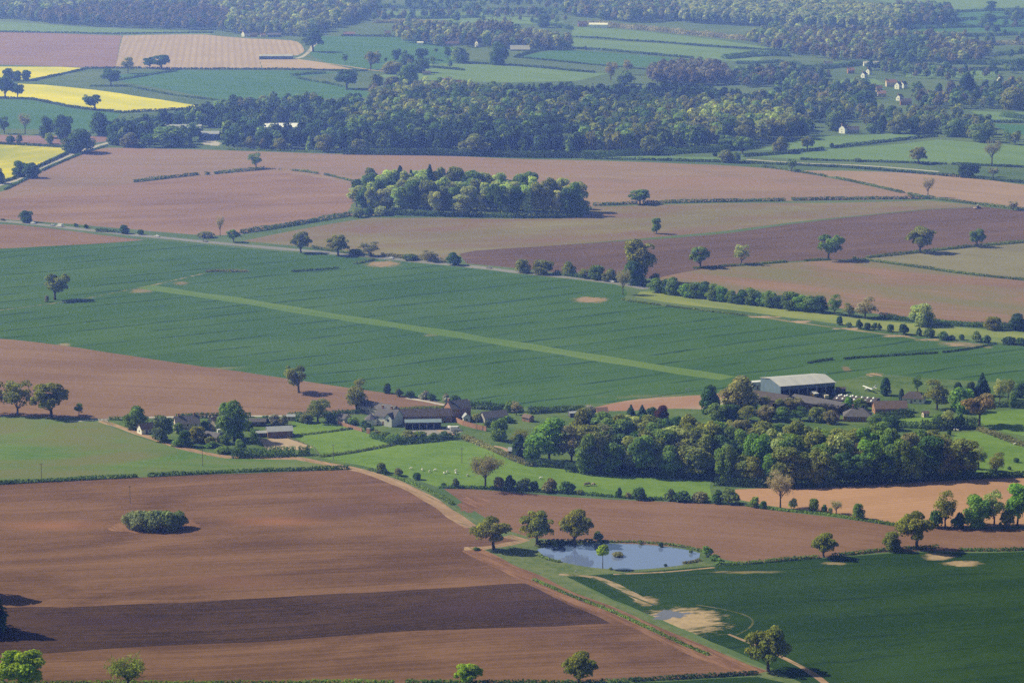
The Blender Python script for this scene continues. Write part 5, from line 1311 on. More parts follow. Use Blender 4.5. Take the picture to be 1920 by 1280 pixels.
 ('round1', 671, 287, 27, 30, 'olive', 'smaller olive tree at the foot of the forest'),
 ('round1', 470, 279, 24, 22, 'olive', 'first of three small trees below the white far roof'),
 ('round2', 494, 279, 20, 18, 'brown', 'second of three small trees below the white far roof'),
 ('round1', 527, 282, 24, 26, 'olive', 'third of three small trees below the white far roof'),
 ('round1', 890, 290, 40, 56, 'olive', 'wide olive tree at the foot of the dark forest'),
 ('round1', 1216, 290, 36, 38, 'olive', 'round olive tree at the forest foot near the grass sliver'),
 ('oak1', 1362, 281, 28, 36, 'green', 'left one of two oaks at the right forest corner'),
 ('oak2', 1392, 288, 32, 44, 'green', 'right one of two oaks at the right forest corner'),
 ('round1', 1464, 287, 32, 30, 'olive', 'round tree on the hedge right of the forest corner'),
 ('oak1', 1514, 282, 26, 28, 'olive', 'small oak on the hedge before the white gabled house'),
 ('round1', 1362, 305, 25, 28, 'olive', 'round bush tree on the lane left of its twin'),
 ('round2', 1380, 306, 22, 20, 'green', 'small round bush tree on the lane below the forest corner'),
 ('sparse1', 1145, 150, 34, 30, 'mauve', 'bare topped tree left of the purple wood'),
 ('sparse1', 1177, 140, 28, 22, 'mauve', 'bare tree beside the pale pasture hedge end'),
 ('round1', 1172, 158, 26, 34, 'green', 'green round tree left of the purple wood'),
 ('round1', 1022, 52, 26, 28, 'dark', 'dark far tree behind the spired copse'),
 ('oak1', 1868, 66, 20, 18, 'dark', 'small far tree at the top right meadow'),
 ('tall3', 1858, 24, 22, 20, 'dark', 'dark tree in the top right pale field'),
 ('round2', 1855, 48, 24, 30, 'dark', 'round dark tree at the top right hedge'),
 ('round1', 1772, 133, 18, 16, 'lime', 'small lime round tree above the village paddock'),
 ('round2', 1620, 206, 36, 48, 'dark', 'large dark tree in front of the village houses'),
 ('round1', 1548, 200, 30, 32, 'mauve', 'mauve round tree left of the large dark village tree'),
 ('round2', 1565, 246, 36, 40, 'green', 'green tree left of the white gabled house'),
 ('round1', 1634, 250, 20, 22, 'green', 'small green tree right of the white gabled house'),
 ('cypress', 1654, 248, 32, 16, 'deep', 'dark column tree right of the white gabled house'),
 ('round1', 1685, 250, 38, 40, 'olive', 'first big olive tree on the village pasture edge'),
 ('round2', 1712, 250, 32, 28, 'dark', 'dark tree between the olive trees on the pasture edge'),
 ('round1', 1740, 250, 36, 38, 'olive', 'second big olive tree on the village pasture edge'),
 ('cypress', 1730, 218, 26, 16, 'deep', 'dark column tree on the village green'),
 ('round1', 1790, 256, 34, 42, 'green', 'big green tree right of the village pasture'),
 ('round1', 1842, 266, 36, 50, 'green', 'broad tree at the right village edge'),
 ('round2', 1900, 206, 42, 56, 'olive', 'huge olive oak at the right edge above the pastures'),
 ('round2', 1812, 184, 46, 36, 'deep', 'tall dark cedar among the village roofs'),
 ('round1', 1720, 180, 28, 26, 'green', 'green tree between the village roofs'),
 ('round2', 1580, 178, 24, 16, 'deep', 'dark pair tree left of the village, left one'),
 ('round2', 1592, 178, 24, 18, 'deep', 'dark pair tree left of the village, right one'),
]
for k, u, v, h, w, t, lab in TR:
    if k == 'conifer': continue
    nm = 'conifer_tree' if k.startswith(('fir', 'cyp')) else 'bare_tree' if k.startswith('bare') else 'sapling' if k == 'sapling' else 'broadleaf_tree'
    plant(k, u, v, h, w, t, lab, nm)

# ------------------------------------------------------------------ bushes
BU = [
 ('bush1', 87, 566, 13, 9, 'brown', 'brown stump like bush beside the lopsided wheat oak'),
 ('bush2', 1125, 1014, 20, 28, 'hawthorn', 'grey bush on the far shore of the pond'),
 ('bush1', 1160, 1042, 8, 24, 'brown', 'small brown reedy islet in the pond'),
 ('bush3', 1325, 1042, 20, 22, 'green', 'pale green bush at the right end of the pond'),
 ('bush2', 1340, 1051, 12, 28, 'green', 'low green bush by the hedge at the right pond end'),
 ('bush1', 1752, 988, 34, 28, 'dark', 'dark bush at the foot of the right edge clump'),
 ('bush2', 1796, 988, 30, 30, 'dark', 'dark bush between the trees of the right edge clump'),
 ('bush1', 1885, 986, 30, 30, 'olive', 'olive undergrowth bush in the right edge clump'),
 ('bush2', 895, 1031, 6, 18, 'green', 'low bush at the foot of the pond bend oak'),
 ('bush1', 385, 446, 12, 34, 'brown', 'brown bush under the thin bare roadside tree'),
 ('bush3', 142, 426, 8, 9, 'dark', 'tiny roadside bush left of the clipped hedge'),
 ('bush2', 163, 428, 8, 14, 'dark', 'small low roadside bush next to the tiny one'),
 ('bush1', 264, 440, 10, 13, 'dark', 'round roadside bush near the single white car'),
 ('bush1', 665, 478, 12, 30, 'hawthorn', 'bush right of the two road oaks'),
 ('bush1', 770, 488, 12, 30, 'hawthorn', 'low bush left of the low brown budding tree'),
 ('bush2', 750, 743, 16, 20, 'hawthorn', 'first thorn bush on the wheat edge behind the farm'),
 ('bush1', 770, 745, 13, 20, 'dark', 'dark bush on the wheat edge behind the farm'),
 ('bush2', 795, 747, 16, 26, 'blossom', 'left one of two white blossoming thorns behind the farm'),
 ('bush3', 808, 750, 14, 18, 'dark', 'dark thorn between the two white blossoming ones'),
 ('bush2', 834, 753, 16, 22, 'blossom', 'right one of two white blossoming thorns behind the farm'),
 ('bush1', 852, 758, 18, 26, 'dark', 'dark bush behind the brick gabled house'),
 ('bush1', 876, 760, 12, 12, 'mauve', 'mauve bush at the corner of the brick gabled house'),
 ('bush2', 690, 806, 14, 24, 'dark', 'dark garden bush left of the white farmhouse'),
 ('bush1', 740, 826, 14, 34, 'green', 'left one of three garden shrubs before the white farmhouse'),
 ('bush3', 765, 822, 16, 30, 'olive', 'middle one of three garden shrubs before the white farmhouse'),
 ('bush1', 788, 822, 14, 28, 'green', 'right one of three garden shrubs before the white farmhouse'),
 ('bush1', 880, 826, 9, 22, 'brown', 'brown scrub bush at the top of the scrubby hedge'),
 ('bush2', 395, 838, 12, 30, 'green', 'low green garden bush below the hamlet'),
 ('bush1', 330, 836, 12, 24, 'green', 'low bush at the track below the hamlet'),
 ('bush1', 420, 848, 12, 34, 'green', 'garden bush at the left end of the clipped hedge'),
 ('bush2', 560, 790, 10, 30, 'dark', 'dark bush beside the hamlet lane'),
 ('bush3', 1800, 802, 30, 20, 'dark', 'dark bush standing in the thick hedge under the copper tree'),
 ('bush1', 1905, 866, 9, 12, 'dark', 'small dark bush alone in the rough meadow'),
 ('bush2', 1893, 880, 7, 10, 'dark', 'lower of two small bushes in the rough meadow'),
 ('bush1', 1780, 816, 12, 8, 'deep', 'dark small yew at the top of the rough meadow'),
 ('bush3', 1098, 94, 8, 7, 'deep', 'single bush on the thicker straight far hedge'),
 ('bush2', 1558, 276, 8, 14, 'deep', 'dark bush at the hedge gap before the white gabled house'),
 ('bush1', 1607, 304, 8, 16, 'hawthorn', 'small bush in the right hand pasture hedge'),
 ('bush1', 1341, 293, 7, 10, 'deep', 'small dark bush on the lane by the forest corner'),
 ('bush1', 20, 268, 14, 18, 'dark', 'dark low bush on the mauve soil strip at the left'),
 ('bush2', 34, 268, 18, 18, 'brown', 'brownish bush beside the dark low one on the mauve strip'),
]
for k, u, v, h, w, t, lab in BU: plant(k, u, v, h, w, t, lab, 'bush', 'bush')

def row(pts, lab, group, kinds, tints, name='bush', cat='bush'):
    for i, (u, v, h, w) in enumerate(pts):
        plant(kinds[i % len(kinds)], u, v, h, w, tints[i % len(tints)], lab.format(ORD[i]), name, cat, group)
row([(1575, 609, 17, 13), (1592, 613, 10, 13), (1613, 616, 18, 18), (1625, 618, 14, 14), (1640, 618, 14, 12), (1650, 619, 14, 12), (1668, 622, 15, 15), (1694, 627, 21, 22), (1724, 629, 16, 16), (1743, 632, 17, 22), (1768, 636, 15, 24), (1784, 637, 10, 20), (1803, 637, 11, 11), (1830, 640, 20, 20), (1849, 642, 15, 22), (1890, 645, 14, 30), (1914, 647, 15, 24)],
    '{} bush from the left along the yellow green strip', 'bushes along the yellow green strip', ['bush1', 'bush3', 'bush2'], ['dark', 'hawthorn', 'dark', 'deep'])
row([(713, 886, 20, 20), (724, 890, 12, 14), (747, 892, 16, 19), (782, 899, 14, 16), (857, 913, 18, 22), (832, 912, 8, 12), (935, 916, 24, 22), (960, 916, 27, 28), (985, 918, 24, 28), (1003, 918, 18, 18), (1027, 921, 26, 36), (1063, 923, 22, 32), (1085, 926, 9, 18), (1160, 932, 20, 15), (1178, 934, 12, 14), (1200, 936, 24, 28), (1256, 938, 24, 26), (1280, 940, 22, 34), (1310, 941, 20, 34), (1342, 943, 26, 30), (1366, 944, 30, 36)],
    '{} bush from the left along the foot of the sheep meadow', 'bushes along the foot of the sheep meadow', ['bush1', 'bush2', 'bush3'], ['hawthorn', 'dark', 'brown', 'dark'])
row([(1415, 950, 20, 20), (1430, 953, 15, 14), (1488, 954, 22, 17), (1524, 958, 26, 20), (1546, 961, 17, 12), (1556, 962, 12, 9)],
    '{} bush from the left on the peach field hedge', 'bushes on the peach field hedge', ['bush3', 'bush1'], ['green', 'dark', 'pale'])
row([(1231, 548, 28, 32), (1253, 551, 29, 29), (1262, 553, 34, 33), (1288, 556, 25, 39), (1305, 558, 30, 34), (1322, 560, 33, 33), (1338, 562, 31, 37), (1353, 565, 29, 26), (1370, 567, 24, 26), (1391, 569, 27, 33), (1410, 571, 32, 38), (1428, 573, 25, 31), (1442, 575, 31, 29), (1460, 577, 25, 31), (1482, 580, 35, 41), (1502, 582, 30, 38), (1519, 584, 30, 36), (1535, 586, 32, 36)],
    '{} round tree from the left in the row above the yellow green strip', 'row of round hedge trees above the yellow green strip', ['round1', 'round2', 'round2'], ['green', 'dark', 'green', 'lush'], 'broadleaf_tree', 'tree')
row([(248, 991, 34, 44), (268, 993, 38, 52), (292, 994, 40, 54), (316, 993, 39, 50), (334, 990, 34, 42)],
    '{} willow from the left in the thicket island on the brown field', 'willow thicket on the brown field', ['thicket'], [(.125, .15, .09), (.12, .145, .085), (.115, .145, .075), (.10, .14, .06), (.095, .13, .055)], 'willow_bush', 'bush')
row([(1040, 1026, 10, 14), (1052, 1024, 12, 16), (1200, 1020, 8, 9), (1240, 1025, 9, 10), (1296, 1037, 8, 8), (1248, 1061, 5, 7), (1145, 1067, 4, 14)],
    '{} clump of rushes around the pond, counted from its left', 'rush clumps round the pond', ['bush3', 'bush1'], ['hawthorn', 'deep'], 'rush_clump', 'rushes')

# ------------------------------------------------------------------ the farm wood and the copse: every tree its own thing, in rows from the near edge back
ADJ = dict(green='green', olive='olive', pale='pale green', brown='brown', dark='dark green', lush='bright green', oak='yellow green', grey='grey', copper='copper', deep='very dark', mauve='mauve', willow='soft green', fir='blue green')
def as_mass(rec, label):
    """the inner trees of a wood, hidden but for their tops, as one object"""
    Vs, Ts = [], []
    for kind, u, v, hpx, wpx, t in rec:
        me = PROTO[kind]['crown']; q = G(u, v); m = mpp(q)
        V = np.empty(len(me.vertices) * 3, np.float32); me.vertices.foreach_get('co', V); V = V.reshape(-1, 3)
        T = np.empty(len(me.vertices) * 4, np.float32); me.attributes['tint'].data.foreach_get('color', T); T = T.reshape(-1, 4)[:, :3]
        sz = hpx * m / PROTO[kind]['H']; sx = min(max(wpx * m / PROTO[kind]['W'], sz * .45), sz * 2.2)
        a = _vr.uniform(0, 6.28); ca, sa = math.cos(a) * sx, math.sin(a) * sx
        Vs.append(np.column_stack([V[:, 0] * ca - V[:, 1] * sa + q.x, V[:, 0] * sa + V[:, 1] * ca + q.y, V[:, 2] * sz + q.z]))
        Ts.append(T * np.array(TI[t]) * _vr.uniform(.9, 1.1))
    o = link('woodland', qmesh('woodland', np.concatenate(Vs), M['leaf'], np.concatenate(Ts)))
    tag(o, label, 'woodland', None, 'stuff')

def rows(rs, where, group, kinds, tints, spacing_px, hpx, seed, name='broadleaf_tree'):
    r = random.Random(seed)
    mass = []
    for ri, (line, rowname, tnt) in enumerate(rs):
        P = np.array(line, float); S = np.concatenate([[0], np.cumsum(np.abs(np.diff(P[:, 0])))])
        n = int(S[-1] / spacing_px)
        for i in range(n):
            s = (i + .5 + r.uniform(-.28, .28)) * S[-1] / n
            u = np.interp(s, S, P[:, 0]); v = np.interp(s, S, P[:, 1]) + r.uniform(-2, 2)
            t = r.choice(tnt or tints)
            k = r.choice(kinds)
            if t in ('brown', 'mauve', 'grey'): k = r.choice(['sparse1', 'sparse2', k])
            if t == 'fir': k = 'fir1'
            h = hpx * r.uniform(.74, 1.2) * (.8 if rowname == 'farm side' else 1)
            if rowname in ('third', 'rear'):
                mass.append((k, u, v, h, spacing_px * r.uniform(1.6, 2.3), t)); continue
            plant(k, u, v, h, spacing_px * r.uniform(1.6, 2.3), t, f'{ADJ[t]} tree, {ORD[i]} from the left in the {rowname} row of the {where}', name if t != 'fir' else 'conifer_tree', 'tree', group)
    as_mass(mass, f'inner trees of the {where}, their tops showing behind its nearer rows')
rows([([(1085, 884), (1200, 889), (1330, 896)], 'front left', ['green', 'olive', 'brown', 'green', 'dark', 'olive', 'mauve', 'green']), ([(1345, 904), (1500, 911), (1700, 901), (1815, 893)], 'front right', ['oak', 'olive', 'green', 'lush', 'green', 'olive', 'dark', 'green']),
      ([(1060, 868), (1200, 874), (1330, 882), (1460, 894), (1600, 892), (1780, 884)], 'second', None),
      ([(1075, 855), (1200, 861), (1320, 868), (1440, 880), (1560, 880), (1700, 874), (1770, 872)], 'third', ['olive', 'green', 'lush', 'pale', 'olive', 'green']),
      ([(1110, 830), (1200, 838), (1300, 845), (1420, 852), (1540, 858), (1690, 858)], 'farm side', ['olive', 'green', 'dark', 'olive', 'brown']),
      ([(1085, 842), (1200, 848), (1300, 854), (1420, 864), (1540, 868), (1660, 862)], 'rear', ['olive', 'green', 'pale', 'olive', 'brown'])],
     'farm wood', 'trees of the farm wood', ['tall1', 'tall2', 'round1', 'round2', 'tall3'], ['green', 'olive', 'olive', 'green', 'brown', 'dark', 'pale', 'oak', 'lush', 'green'], 27, 69, 5)
rows([([(668, 396), (720, 398), (800, 402), (900, 404), (1000, 406), (1085, 404)], 'front', ['pale', 'green', 'willow', 'dark', 'olive', 'pale', 'green']),
      ([(665, 388), (760, 390), (900, 394), (1000, 396), (1092, 396)], 'second', ['pale', 'pale', 'green', 'dark', 'willow', 'olive']),
      ([(670, 381), (760, 382), (900, 385), (1000, 388), (1060, 389)], 'third', ['pale', 'green', 'willow', 'willow', 'dark']),
      ([(690, 374), (780, 374), (900, 377), (1000, 381)], 'rear', ['green', 'olive', 'willow', 'pale', 'willow'])],
     'copse', 'trees of the copse on the pink ploughland', ['tall1', 'tall2', 'tall3'], ['green'], 17, 54, 6)
row([(750, 376, 66, 34), (771, 378, 60, 30), (806, 378, 70, 34), (825, 380, 58, 30), (962, 384, 46, 26)], '{} dark fir from the left rising above the copse', 'firs rising above the copse', ['fir1'], ['fir', 'deep'], 'conifer_tree', 'tree')
row([(1342, 788, 34, 40), (1372, 786, 30, 36), (1402, 790, 32, 40), (1436, 788, 30, 36), (1468, 790, 28, 40), (1500, 788, 26, 36), (1530, 790, 28, 38), (1556, 794, 26, 30), (1640, 800, 26, 34), (1672, 806, 28, 36)], '{} small tree from the left between the farm wood and the sheds', 'small trees between the farm wood and the sheds', ['round1', 'round2', 'sparse2'], ['green', 'dark', 'olive', 'brown'], 'broadleaf_tree', 'tree')
row([(334, 812, 20, 22), (384, 806, 18, 20), (394, 834, 16, 24), (422, 832, 18, 22), (466, 806, 18, 22), (500, 792, 14, 20), (576, 792, 18, 30), (620, 790, 16, 26)], '{} garden tree from the left among the hamlet roofs', 'garden trees of the hamlet', ['round2', 'round1'], ['green', 'dark', 'olive', 'green'], 'broadleaf_tree', 'tree')
row([(664, 796, 14, 24), (684, 800, 14, 22), (706, 816, 10, 22), (722, 820, 12, 26), (810, 822, 12, 26), (832, 820, 12, 24), (896, 790, 16, 20), (916, 800, 12, 18), (952, 792, 14, 22)], '{} garden shrub from the left around the centre farm', 'garden shrubs of the centre farm', ['bush1', 'bush2', 'bush3'], ['green', 'dark', 'olive', 'hawthorn'])
row([(670, 407, 16, 24), (690, 405, 18, 24), (712, 404, 18, 26), (735, 402, 16, 22)], '{} bush from the left under the left corner of the copse', 'bushes under the copse', ['bush1', 'bush2'], ['hawthorn', 'dark', 'pale'])
plant('round1', 1082, 402, 40, 46, 'green', 'broad green oak at the right end of the copse')

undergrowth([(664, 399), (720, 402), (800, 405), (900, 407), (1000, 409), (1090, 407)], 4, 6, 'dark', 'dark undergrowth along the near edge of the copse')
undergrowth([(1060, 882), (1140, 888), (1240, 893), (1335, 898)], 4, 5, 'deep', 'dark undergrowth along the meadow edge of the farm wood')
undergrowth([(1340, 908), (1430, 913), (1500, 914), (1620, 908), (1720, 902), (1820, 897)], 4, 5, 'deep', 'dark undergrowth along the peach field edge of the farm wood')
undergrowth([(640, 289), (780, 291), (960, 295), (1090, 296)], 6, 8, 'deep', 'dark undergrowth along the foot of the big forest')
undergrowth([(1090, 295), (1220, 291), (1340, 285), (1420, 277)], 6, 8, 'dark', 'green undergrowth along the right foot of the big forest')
# ------------------------------------------------------------------ buildings
def box(x0, x1, y0, y1, z0, z1):
    V = [(x0, y0, z0), (x1, y0, z0), (x1, y1, z0), (x0, y1, z0), (x0, y0, z1), (x1, y0, z1), (x1, y1, z1), (x0, y1, z1)]
    return V, [(3, 2, 1, 0), (4, 5, 6, 7), (0, 1, 5, 4), (1, 2, 6, 5), (2, 3, 7, 6), (3, 0, 4, 7)]

def slab(quad, th):
    """a thick roof slab from four corners, thickened upwards along its normal"""
    a, b, c, d = [Vector(q) for q in quad]
    n = (b - a).cross(d - a).normalized()
    if n.z < 0: n = -n
    V = [tuple(q) for q in (a, b, c, d)] + [tuple(q + n * th) for q in (a, b, c, d)]
    return V, [(0, 1, 2, 3), (7, 6, 5, 4), (0, 4, 5, 1), (1, 5, 6, 2), (2, 6, 7, 3), (3, 7, 4, 0)]

def yaw_px(p, q):
    a, b = G(*p), G(*q)
    return math.atan2(b.y - a.y, b.x - a.x)

def part(name, vf, mat, parent, smooth=False):
    return link(name, pmesh(name, vf[0], vf[1], M[mat], smooth), parent)

def house(name, label, cat, u, v, L, W, eave, rise, yaw, wall, roof, hip=0.0, chimneys=(), win=2, open_front=False, group=None, over=.35, floors=1, door=True, bays=0):
    """ridge along local x; y- is the side turned to the viewer at yaw 0"""
    p = G(u, v)
    root = empty(name, p, yaw)
    tag(root, label, cat, group)
    l, w = L / 2, W / 2
    if open_front:      # a shed open along y-
        parts = [box(-l, l, w - .25, w, -.6, eave), box(-l, -l + .25, -w, w - .25, -.6, eave), box(l - .25, l, -w, w - .25, -.6, eave)]
        n = max(2, bays)
        V, Fc = join(parts)
        o = len(V)
        V += [(-l, -w, eave), (-l, w, eave), (-l, 0, eave + rise), (l, -w, eave), (l, w, eave), (l, 0, eave + rise)]
        Fc += [(o, o + 2, o + 1), (o + 3, o + 4, o + 5)]
        part('wall', (V, Fc), wall, root)
        for i in range(1, n):
            x = -l + L * i / n
            part('post', box(x - .15, x + .15, -w, -w + .3, -.5, eave), 'metal', root)
        part('fascia', box(-l, l, -w, -w + .2, eave * .72, eave - .02), wall, root)
    else:
        if hip:
            part('wall', box(-l, l, -w, w, -.6, eave), wall, root)
        else:
            V, Fc = box(-l, l, -w, w, -.6, eave)
            Fc = [f for f in Fc if f != (4, 5, 6, 7)]
            V += [(-l, 0, eave + rise), (l, 0, eave + rise)]
            Fc += [(7, 4, 8), (5, 6, 9)]
            part('wall', (V, Fc), wall, root)
    s = rise / w
    ev = eave - over * s
    if hip:
        r = l - w * hip
        c = [(-l - over, -w - over, ev), (l + over, -w - over, ev), (l + over, w + over, ev), (-l - over, w + over, ev), (-r, 0, eave + rise), (r, 0, eave + rise)]
        V = c + [(x, y, z - .12) for x, y, z in c[:4]]
        rf = part('roof', (V, [(0, 1, 5, 4), (2, 3, 4, 5), (1, 2, 5), (3, 0, 4), (0, 6, 7, 1), (1, 7, 8, 2), (2, 8, 9, 3), (3, 9, 6, 0), (9, 8, 7, 6)]), roof, root)
    else:
        q1 = slab([(-l - over, -w - over, ev), (l + over, -w - over, ev), (l + over, 0, eave + rise), (-l - over, 0, eave + rise)], .14)
        q2 = slab([(-l - over, w + over, ev), (l + over, w + over, ev), (l + over, 0, eave + rise + .003), (-l - over, 0, eave + rise + .003)], .14)
        rf = part('roof', join([q1, q2]), roof, root)
    for cx, cy in chimneys:
        zc = eave + rise * (1 - abs(cy) / w)
        ch = part('chimney', join([box(cx - .45, cx + .45, cy - .45, cy + .45, zc - .8, eave + rise + 1.3), box(cx - .55, cx + .55, cy - .55, cy + .55, eave + rise + 1.3, eave + rise + 1.5)]), 'brick' if wall != 'stone' else 'stone', rf)
    if win and not open_front:
        for side in (-1, 1):
            for f in range(floors):
                z = eave * (f + .35) / floors
                hgt_ = eave / floors * .38
                for i in range(win):
                    x = -l + L * (i + .5) / win + (.0 if not (door and f == 0 and i == win // 2) else .9)
                    y0 = side * w
                    fr = part('window', box(x - .65, x + .65, min(y0, y0 + side * .06), max(y0, y0 + side * .06), z, z + hgt_), 'white', root)
                    y1 = y0 + side * .062
                    part('pane', box(x - .55, x + .55, min(y1, y1 + side * .02), max(y1, y1 + side * .02), z + .1, z + hgt_ - .1), 'glass', fr)
        for f in range(floors):
            z = eave * (f + .35) / floors
            fr = part('window', box(-l - .06, -l, -.6, .6, z, z + eave / floors * .38), 'white', root)
            part('pane', box(-l - .082, -l - .062, -.5, .5, z + .1, z + eave / floors * .38 - .1), 'glass', fr)
        if door:
            x = -l + L * (win // 2 + .5) / win - .9
            part('door', box(x - .5, x + .5, -w - .07, -w, 0, 2.0), 'timber', root)
    return root

S45 = math.radians(-45)
# --- the centre farm
house('farm_range', 'long slate roofed range running back behind the white farmhouse', 'farm building', 708, 776, 27, 6.5, 3.8, 2.4, yaw_px((672, 771), (742, 785)), 'stone', 'slate', win=4, chimneys=[(-12, 0)], floors=1)
hw = house('farmhouse', 'white farmhouse with grey hipped slate roofs in the centre farm', 'house', 729, 794, 12, 8, 4.6, 3.2, yaw_px((708, 790), (748, 795)), 'white', 'slate', win=3, floors=2, chimneys=[(-3.5, 0), (1.8, 0)])
sd_ = hw
for (x, y, l2, w2, e2, r2, nm) in ((-7.2, -5.6, 3.2, 3.2, 3.0, 2.6, 'garden_room'),):
    V, Fc = [], []
    n = 8
    for i in range(n):
        a = 2 * math.pi * (i + .5) / n; V.append((x + math.cos(a) * l2, y + math.sin(a) * w2, -.5))
    for i in range(n): V.append((V[i][0], V[i][1], e2))
    Fc = [(i, (i + 1) % n, n + (i + 1) % n, n + i) for i in range(n)]
    gr_ = part('garden_room', (V, Fc), 'white', hw)
    V2 = [(x + (a[0] - x) * 1.12, y + (a[1] - y) * 1.12, e2 - .05) for a in V[:n]] + [(x, y, e2 + r2)]
    part('roof', (V2, [(i, (i + 1) % n, n) for i in range(n)]), 'slate', gr_)
for gx in (3.4,):   # the white gabled wing towards the viewer
    V, Fc = box(gx - 2.2, gx + 2.2, -6.2, -4.01, -.5, 4.2)
    Fc = [f for f in Fc if f != (4, 5, 6, 7)]
    V += [(gx, -6.2, 6.6), (gx, -4.01, 6.6)]
    Fc += [(4, 5, 8)]
    wg = part('gabled_wing', (V, Fc), 'white', hw)
    part('roof', join([slab([(gx - 2.5, -6.5, 3.9), (gx - 2.5, -1.6, 3.9), (gx, -1.6, 6.65), (gx, -6.5, 6.65)], .12), slab([(gx + 2.5, -6.5, 3.9), (gx + 2.5, -1.6, 3.9), (gx, -1.6, 6.653), (gx, -6.5, 6.653)], .12)]), 'slate', wg)
    part('window', box(gx - .6, gx + .6, -6.26, -6.202, 2.6, 3.9), 'glass', wg)
house('brick_barn', 'long dark slate barn joined to the brick gabled house', 'barn', 792, 789, 30, 8, 3.4, 3.0, yaw_px((745, 789), (840, 787)), 'brick', 'darkroof', win=4)
house('open_shed', 'open fronted shed with a pale blue roof beside the grey yard', 'shed', 793, 802, 18, 6.5, 3.6, .9, yaw_px((762, 802), (822, 801)), 'darkwall', 'glaze', open_front=True, bays=5)
house('brick_house', 'tall brick house with a sunlit red gable at the right of the centre farm', 'house', 858, 784, 11, 8.5, 6.2, 3.4, math.radians(28), 'brick', 'slate', win=3, floors=2, chimneys=[(-5, 0)])
house('lean_to', 'small white fronted lean to beside the tall brick house', 'outbuilding', 874, 790, 4, 3.5, 2.6, 1.6, yaw_px((860, 790), (878, 789)) + 1.5, 'white', 'greytin', win=1)
house('grey_barn', 'grey roofed barn with a pale timber gable right of the brick house', 'barn', 926, 789, 13, 7.0, 2.8, 2.6, math.radians(24), 'stone', 'slate', win=2)
house('garden_shed', 'grey stepped roof shed left of the white farmhouse', 'shed', 645, 792, 5.5, 5, 2.8, 1.8, yaw_px((634, 790), (655, 794)), 'cream', 'slate', win=1)
house('tiled_outbuilding', 'small orange walled outbuilding near the cypress garden', 'outbuilding', 990, 789, 5, 3.5, 2.2, 1.2, yaw_px((980, 787), (1000, 791)), 'brick', 'browntile', win=1)
house('timber_cabin', 'low grey cabin half hidden behind the dark cypress', 'cabin', 975, 853, 11, 4.5, 2.6, 1.2, yaw_px((955, 852), (1000, 853)), 'timber', 'greytin', win=3)
house('brick_cottage', 'small orange brick house before the four dark trees', 'house', 1128, 784, 5.5, 5, 3.6, 2.2, yaw_px((1120, 784), (1136, 783)), 'brick', 'tile', win=1, floors=1)
house('long_shed', 'long pale flat roofed shed by the dark hedge at the yard', 'shed', 1083, 780, 9, 4, 2.2, .5, yaw_px((1066, 780), (1098, 778)), 'darkwall', 'greytin', win=2)

def wall_run(px, h, th, mat, label, name='garden_wall', cat='wall', cap=None):
    g = [G(u, v) for u, v in px]
    root = empty(name, g[0]); tag(root, label, cat)
    parts, caps = [], []
    for a, b in zip(g[:-1], g[1:]):
        d = Vector((b.x - a.x, b.y - a.y, 0)); q = d.normalized(); n = Vector((-q.y, q.x, 0)) * th / 2
        o = g[0]
        c = [a - n - o, b - n - o, b + n - o, a + n - o]
        V = [(x.x, x.y, x.z - .5) for x in c] + [(x.x, x.y, x.z + h) for x in c]
        parts.append((V, [(3, 2, 1, 0), (4, 5, 6, 7), (0, 1, 5, 4), (1, 2, 6, 5), (2, 3, 7, 6), (3, 0, 4, 7)]))
        n2 = n * 1.3; c = [a - n2 - o, b - n2 - o, b + n2 - o, a + n2 - o]
        V = [(x.x, x.y, x.z + h) for x in c] + [(x.x, x.y, x.z + h + .12) for x in c]
        caps.append((V, parts[-1][1]))
    part('brickwork', join(parts), mat, root)
    part('coping', join(caps), cap or 'stone', root)
    return root
wall_run([(851, 789), (868, 797), (890, 803), (912, 808)], 2.2, .4, 'brick', 'stepped red brick garden wall right of the farmyard', cap='brick')
wall_run([(634, 795), (655, 802), (679, 809)], 1.6, .4, 'brick', 'low sunlit brick wall below the stepped roof shed', cap='tile')
wall_run([(688, 812), (694, 813)], 2.6, .8, 'brick', 'short brick pier at the white farmhouse garden corner')
# --- the hamlet
house('cottage', 'small white gabled cottage at the left end of the hamlet', 'house', 274, 811, 7.5, 5, 2.6, 2.4, math.radians(35), 'white', 'browntile', win=1)
house('village_house', 'wide grey roofed house with cream walls in the hamlet', 'house', 350, 806, 12, 8, 4.2, 3.2, yaw_px((332, 806), (370, 804)), 'cream', 'slate', win=3, floors=2, chimneys=[(-4, 0), (4, 0)])
house('tiled_house', 'orange roofed house between the grey house and the big round tree', 'house', 402, 803, 6, 5.5, 3.6, 2.6, yaw_px((394, 805), (410, 800)), 'cream', 'tile', win=1)
house('stone_outhouse', 'grey sloping roofed outhouse below the orange roofed house', 'outbuilding', 400, 826, 9, 5, 2.6, 1.8, yaw_px((386, 822), (414, 828)), 'cream', 'slate', win=2)
house('stable_block', 'grey roofed dark stable behind the arena', 'stable', 482, 797, 9, 4.5, 2.4, 1.2, yaw_px((470, 797), (496, 797)), 'darkwall', 'slate', win=1)
house('timber_stable', 'brown timber stable with pale corrugated roof above the arena', 'stable', 524, 817, 12.5, 7, 3.2, 1.8, yaw_px((503, 817), (546, 815)), 'timber', 'greytin', win=2)
house('field_shelter', 'low dark shelter with white door left of the timber stable', 'shed', 492, 817, 6.5, 4, 2.0, .7, yaw_px((480, 817), (504, 816)), 'darkwall', 'greytin', win=1)
house('lane_shed', 'pale shed on the lane by the blossoming trees', 'shed', 546, 787, 4, 3, 2.2, .8, 0, 'cream', 'greytin', win=1)
